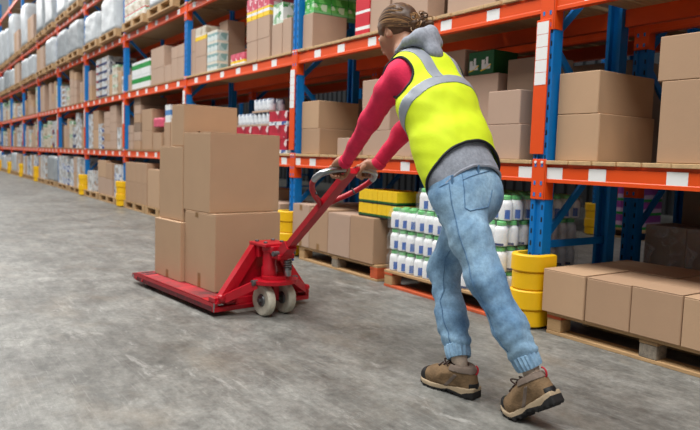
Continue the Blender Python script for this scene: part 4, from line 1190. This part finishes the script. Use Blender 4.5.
for s in (1, -1):
    strip('reflective_strap', lambda P, s=s: np.maximum(np.abs((P-SP[4])@LFT-s*.088-rt(P)*s*.07)-.026, -rt(P)+.018))

# jeans
def jeans_sdf(P):
    Q = flat(P, 1.32); d = chain(Q, list(flat(np.array([SP[0]-AX*.03, SP[0]+AX*.05, SP[1]]), 1.32)), [.108, .112, .110], .05)
    for s, h_, k_, a_, sd in ((1, HPL, KNL, ANL, 1), (-1, HPR, KNR, ANR, 2)):
        dn = (a_-k_)/np.linalg.norm(a_-k_)
        L_ = chain(P, [h_, h_+(k_-h_)*.5, k_, k_+(a_-k_)*.55, a_-dn*.075], [.094, .081, .069, .064, .060], .04)
        w_ = np.clip(((P-k_)@dn)/.3, -.4, 1)+.45
        fold = np.sin((P@dn)*120+2.2*np.sin(P[:, 1]*34+sd)+1.8*np.sin(P[:, 0]*26))*.0032*np.clip(((P-a_)@dn+.2)/.12, .3, 1)
        L_ = L_+fold+wob(P, .005, 62, 50+sd)
        d = smin(d, L_, .05)
    seat = rcone(P, PEL+BK*.020+LFT*.060+AX*.02, PEL+BK*.020-LFT*.060+AX*.02, .074, .074)
    return smin(d, seat, .05)
q = np.array([SP[0], SP[1], HPL, HPR, KNL, KNR, ANL, ANR])
jv, jf = nets(jeans_sdf, q.min(0)-.17, q.max(0)+.17, .008)
waist = SP[1]+AX*.02
jv, jf, ed = clip(jv, jf, lambda P: (P-waist)@AX)
JEANS = surf('jeans', jv, jf, 'denim', PERSON)
bvh = BVHTree.FromPolygons([tuple(map(float, v)) for v in jv], [tuple(int(i) for i in f) for f in jf])
def seam(pts, name='seam', r=.0022, n=24):
    P = []
    for i in range(len(pts)-1):
        for t in np.linspace(0, 1, n, endpoint=False): P.append(np.asarray(pts[i])*(1-t)+np.asarray(pts[i+1])*t)
    P.append(np.asarray(pts[-1])); R_ = []
    for p in P:
        h_ = bvh.find_nearest(Vector(map(float, p)))
        if h_[0] is not None: R_.append(h_[0]+h_[1]*.001)
    MB().tube(R_, r, 5).build(name, 'denim_seam', JEANS, True)
for a_, k_ in ((ANL, KNL), (ANR, KNR)):                # gathered elastic cuffs
    dn = (a_-k_)/np.linalg.norm(a_-k_); e1 = np.cross(dn, LFT); e1 /= np.linalg.norm(e1); e2 = np.cross(dn, e1); vs = []; n = 72
    rows = [(-.062, .046), (-.054, .055), (-.03, .0545), (-.008, .052), (0, .049), (0, .04), (-.05, .04)]
    for h_, r_ in rows:
        for i in range(n):
            t = 2*math.pi*i/n; q_ = r_*(1+.045*math.sin(t*18+1.5*math.sin(3*t))); vs.append(a_+dn*h_+e1*q_*math.cos(t)+e2*q_*math.sin(t))
    MB().add(vs, [(i*n+j, i*n+(j+1) % n, (i+1)*n+(j+1) % n, (i+1)*n+j) for i in range(len(rows)-1) for j in range(n)]).build('cuff', 'denim', JEANS, True)
def surf_px(px, py):                                   # first hit of a view ray on the jeans, used to lay the stitching
    d_ = ray(px, py); h_ = bvh.ray_cast(Vector(CAM), Vector(d_)); return np.array(h_[0]) if h_[0] is not None else None
def seam_px(pp, **kw):
    q = [surf_px(*p) for p in pp]; q = [p for p in q if p is not None]
    if len(q) > 1: seam(q, **kw)
seam_px([(449, 180), (452, 205), (459, 235), (468, 262), (476, 290), (490, 320), (508, 352)])        # outer leg seam
seam_px([(462, 174), (465, 208), (470, 211), (488, 207), (492, 190)])                                # back pocket
seam_px([(463, 180), (490, 171)]); seam_px([(440, 187), (449, 183)])
seam_px([(438, 215), (434, 250), (440, 300), (452, 345)])
for p in ((452, 182), (478, 172)):
    c = surf_px(*p)
    if c is not None:
        c = V(*c); MB().box(-.006, .006, -.004, .004, -.028, .028, .002).build('belt_loop', 'denim_seam', JEANS).location = tuple(map(float, c))

# hair: cap, bun of curls and strands swept back
BUN = hp(-.112, -.012, -.022)
def hair_sdf(P):
    d = ell(P, hp(-.020, 0, .030), (.110, .087, .102), HF)
    d = np.maximum(d, -(((P-hp(0, 0, 0))@HF[0])*-.75+((P-hp(.0, 0, 0))@HF[2])*.62+.042))            # hairline from brow to nape
    for s in (-1, 1): d = np.maximum(d, -ell(P, hp(.004, s*.09, -.016), (.030, .03, .036), HF))       # free of the ears
    d = smin(d, ell(P, BUN, (.036, .044, .036), HF)+wob(P, .008, 150, 4), .02)
    d = smin(d, ell(P, BUN+HF[0]*-.03+HF[1]*-.03+HF[2]*-.01, (.032, .040, .026), HF)+wob(P, .008, 160, 8), .02)
    return d+wob(P, .0018, 170, 2, stretch=(.4, 1.4, 1))
hv, hf = nets(hair_sdf, HC-.26, HC+.22, .0055)
HAIR = surf('hair', hv, hf, 'hair_brown', PERSON)
hb = BVHTree.FromPolygons([tuple(map(float, v)) for v in hv], [tuple(int(i) for i in f) for f in hf])
rs = np.random.RandomState(12); gA, gB = MB(), MB()
for i in range(150):
    an = rs.uniform(-1.75, 1.75); st = hp(.078-.045*abs(an), .08*math.sin(an), .075*math.cos(an)+.03)
    P = []
    for t in np.linspace(0, 1, 12):
        p = np.asarray(st)*(1-t)+np.asarray(BUN)*t+HF[2]*.05*math.sin(math.pi*t)*math.cos(an)+HF[1]*.035*math.sin(math.pi*t)*math.sin(an)
        h_ = hb.find_nearest(Vector(map(float, p)))
        P.append(h_[0]+h_[1]*.0012)
    (gA if i % 3 else gB).tube(P, [.0022]*11+[.0012], 4)
for i in range(60):                                    # curls of the bun
    c = np.asarray(BUN)+HF[0]*rs.uniform(-.055, .01)+HF[1]*rs.uniform(-.06, .04)+HF[2]*rs.uniform(-.035, .035); r = rs.uniform(.008, .016)
    u, v = rs.randn(3), rs.randn(3); u /= np.linalg.norm(u); v -= u*(v@u); v /= np.linalg.norm(v); n_ = np.cross(u, v)
    P = [c+u*r*math.cos(t)+v*r*math.sin(t)+n_*.004*t*.5 for t in np.linspace(0, 7.5, 18)]
    (gA if i % 2 else gB).tube(P, .0026, 4)
for g_, m_ in ((gA, 'hair_brown'), (gB, 'hair_light')): g_.build('hair_strand', m_, HAIR, True)['kind'] = 'stuff'

# shoes
def shoe(origin, heading, pitch, ankle):
    """trail shoe; local x = toe, z = up, origin at the sole under the ball of the foot"""
    f0 = np.asarray(heading, float); f0[2] = 0; f0 /= np.linalg.norm(f0)
    l0 = np.cross((0, 0, 1), f0); cp, sp = math.cos(pitch), math.sin(pitch)
    f = f0*cp-np.array([0, 0, 1])*sp; u = f0*sp+np.array([0, 0, 1])*cp
    B = np.array([f, l0, u], np.float32); O = np.asarray(origin, np.float32)
    K = 1.02
    def tl(P): return (P-O)@B.T/K
    def bend(q):                                      # the toe stays flat on the floor when the heel lifts
        if pitch < .1: return q
        q = q.copy(); x = q[:, 0]; m = x > -.01
        a = pitch*.9*np.clip((x+.01)/.05, 0, 1)
        c, s = np.cos(-a), np.sin(-a); xx = x+.01; q0 = np.where(m, c*xx-s*q[:, 2]-.01, x); q2 = np.where(m, s*xx+c*q[:, 2], q[:, 2])
        q[:, 0] = q0; q[:, 2] = q2; return q
    def outline(q):                                   # distance to the footprint
        x, y = q[:, 0], q[:, 1]
        w_ = np.interp(x, [-.20, -.17, -.12, -.05, .0, .05, .075, .09], [.028, .036, .034, .038, .048, .040, .025, .002]).astype(np.float32)
        d = np.abs(y)-w_
        return np.maximum(d, np.maximum(x-.088, -.198-x))
    def sole(P):
        q = bend(tl(P)); t = np.interp(q[:, 0], [-.20, -.12, -.02, .06, .09], [.050, .040, .030, .028, .036]); arch = np.interp(q[:, 0], [-.2, -.19, -.12, -.075, -.04, .05, .09], [.008, 0, .0, .012, .0, 0, .014])
        tr = .004*np.sign(np.sin(q[:, 0]*230))
        return np.maximum(outline(q)-.004, np.maximum(q[:, 2]-t, -q[:, 2]+arch+tr*(q[:, 2] < .01)))
    def upper(P):
        q = bend(tl(P)); d = chain(q, [V(.052, 0, .040), V(.0, 0, .050), V(-.06, 0, .066), V(-.11, 0, .080)], [.034, .043, .045, .042], .03)
        d = smin(d, chain(q, [V(-.165, 0, .05), V(-.158, 0, .095)], [.036, .034], .02), .04)
        d = smin(d, rcone(q, V(-.10, 0, .075), V(-.122, 0, .112), .045, .045), .03)
        hole = rcone(q, V(-.120, 0, .080), V(-.104, 0, .20), .033, .044)
        d = np.maximum(d, -hole); d = np.maximum(d, q[:, 2]-.128); d = np.maximum(d, outline(q)-.006-np.clip(q[:, 2]-.05, 0, .1)*.22)
        return np.maximum(d, -q[:, 2]+.022)
    lo, hi = O-.30, O+.30; lo[2] = max(lo[2], -.02)
    uv, uf = nets(upper, lo, hi, .005); uv = relax(uv, uf, 1)
    root = surf('shoe', uv, uf, 'shoe_brown', PERSON)
    sv, sf = nets(sole, lo, hi, .005); 
    mid_ = lambda P: np.interp(bend(tl(P))[:, 0], [-.2, -.17, -.15, -.08, -.05, .05, .09], [.034, .026, .016, .022, .013, .012, .020])-bend(tl(P))[:, 2]
    a, b, _ = clip(sv, sf, lambda P: mid_(P)); surf('midsole', a, b, 'midsole', root)
    a, b, _ = clip(sv, sf, lambda P: -mid_(P)); surf('outsole', a, b, 'tread', root)
    un = normals(uv, uf)
    def patch(nm, field, m, off=.002):
        a, b, _ = clip(uv+un*off, uf, field); 
        if len(b): surf(nm, a, b, m, root, thick=.0015)
    loc_ = lambda P: bend(tl(P))
    patch('toe_cap', lambda P: .045-loc_(P)[:, 0]+.25*(loc_(P)[:, 2]-.05), 'black')
    patch('heel_counter', lambda P: np.maximum(loc_(P)[:, 0]+.182, loc_(P)[:, 2]-.066), 'black')
    patch('collar', lambda P: np.maximum(.106-loc_(P)[:, 2], loc_(P)[:, 0]+.085), 'shoe_taupe', .003)
    patch('tongue', lambda P: np.maximum(np.maximum(np.abs(loc_(P)[:, 1])-.016, .068-loc_(P)[:, 2]), np.abs(loc_(P)[:, 0]+.05)-.045), 'shoe_taupe', .002)
    patch('side_panel', lambda P: np.maximum(np.abs(loc_(P)[:, 0]+.085+.9*(loc_(P)[:, 2]-.05))-.009, loc_(P)[:, 2]-.095), 'shoe_taupe', .0015)
    ub = BVHTree.FromPolygons([tuple(map(float, v)) for v in uv], [tuple(int(i) for i in q_) for q_ in uf])
    def on(p):                                        # unbent local point to the upper's surface
        p = np.array(p, float); wv = O+B.T@p*K; h_ = ub.find_nearest(Vector(map(float, wv))); return h_[0]+h_[1]*.003
    for i in range(5):
        x = -.005-.022*i; z = .10+.012*i; s = 1 if i % 2 else -1
        MB().tube([on((x, -.024, z)), on((x-.008, -.008, z+.03)), on((x-.012, .008, z+.03)), on((x-.018, .024, z))], .0042, 6).build('lace', 'lace', root, True)
    for s in (1, -1):
        p0 = O+B.T@np.array([-.085, s*.006, .125])*K; P = [p0+B.T@np.array([.035*math.sin(t), s*(.012+.018*t/3), .018*math.sin(t*1.3)]) for t in np.linspace(0, 2.8, 12)]
        MB().tube(P, .0034, 5).build('lace_loop', 'lace', root, True)
    p0 = O+B.T@np.array([-.190, 0, .115])*K; P = [p0+B.T@np.array([-.012*math.sin(t), 0, .03*(1-math.cos(t))/2*1.2-.012]) for t in np.linspace(0, 3.14, 8)]
    MB().tube(P, .004, 6).build('heel_tab', 'tab_red', root, True)
    return root, O, B
s1_ = shoe(V(oR[0], oR[1], 0), (-.98, -.17, 0), .0, ANR)
s2_ = shoe(V(oL[0], oL[1], .004), (-.985, -.05, 0), .60, ANL)
for (a_, k_), (rt, O, B) in (((ANL, KNL), s2_), ((ANR, KNR), s1_)):
    foot = O+B.T@np.array([-.128, 0, .07], np.float32); dn = (a_-k_)/np.linalg.norm(a_-k_)
    g = MB().tube([a_-dn*.05, a_, a_*.5+foot*.5, foot], [.042, .036, .031, .024], 16); g.build('sock', 'sock', PERSON, True)

# ------------------------------------------------------------------ look-alikes that share a label share a group
_seen = {}
for o in THINGS: _seen.setdefault(o['label'], []).append(o)
for lb, os_ in _seen.items():
    if len(os_) > 1:
        for o in os_:
            if 'group' not in o: o['group'] = lb
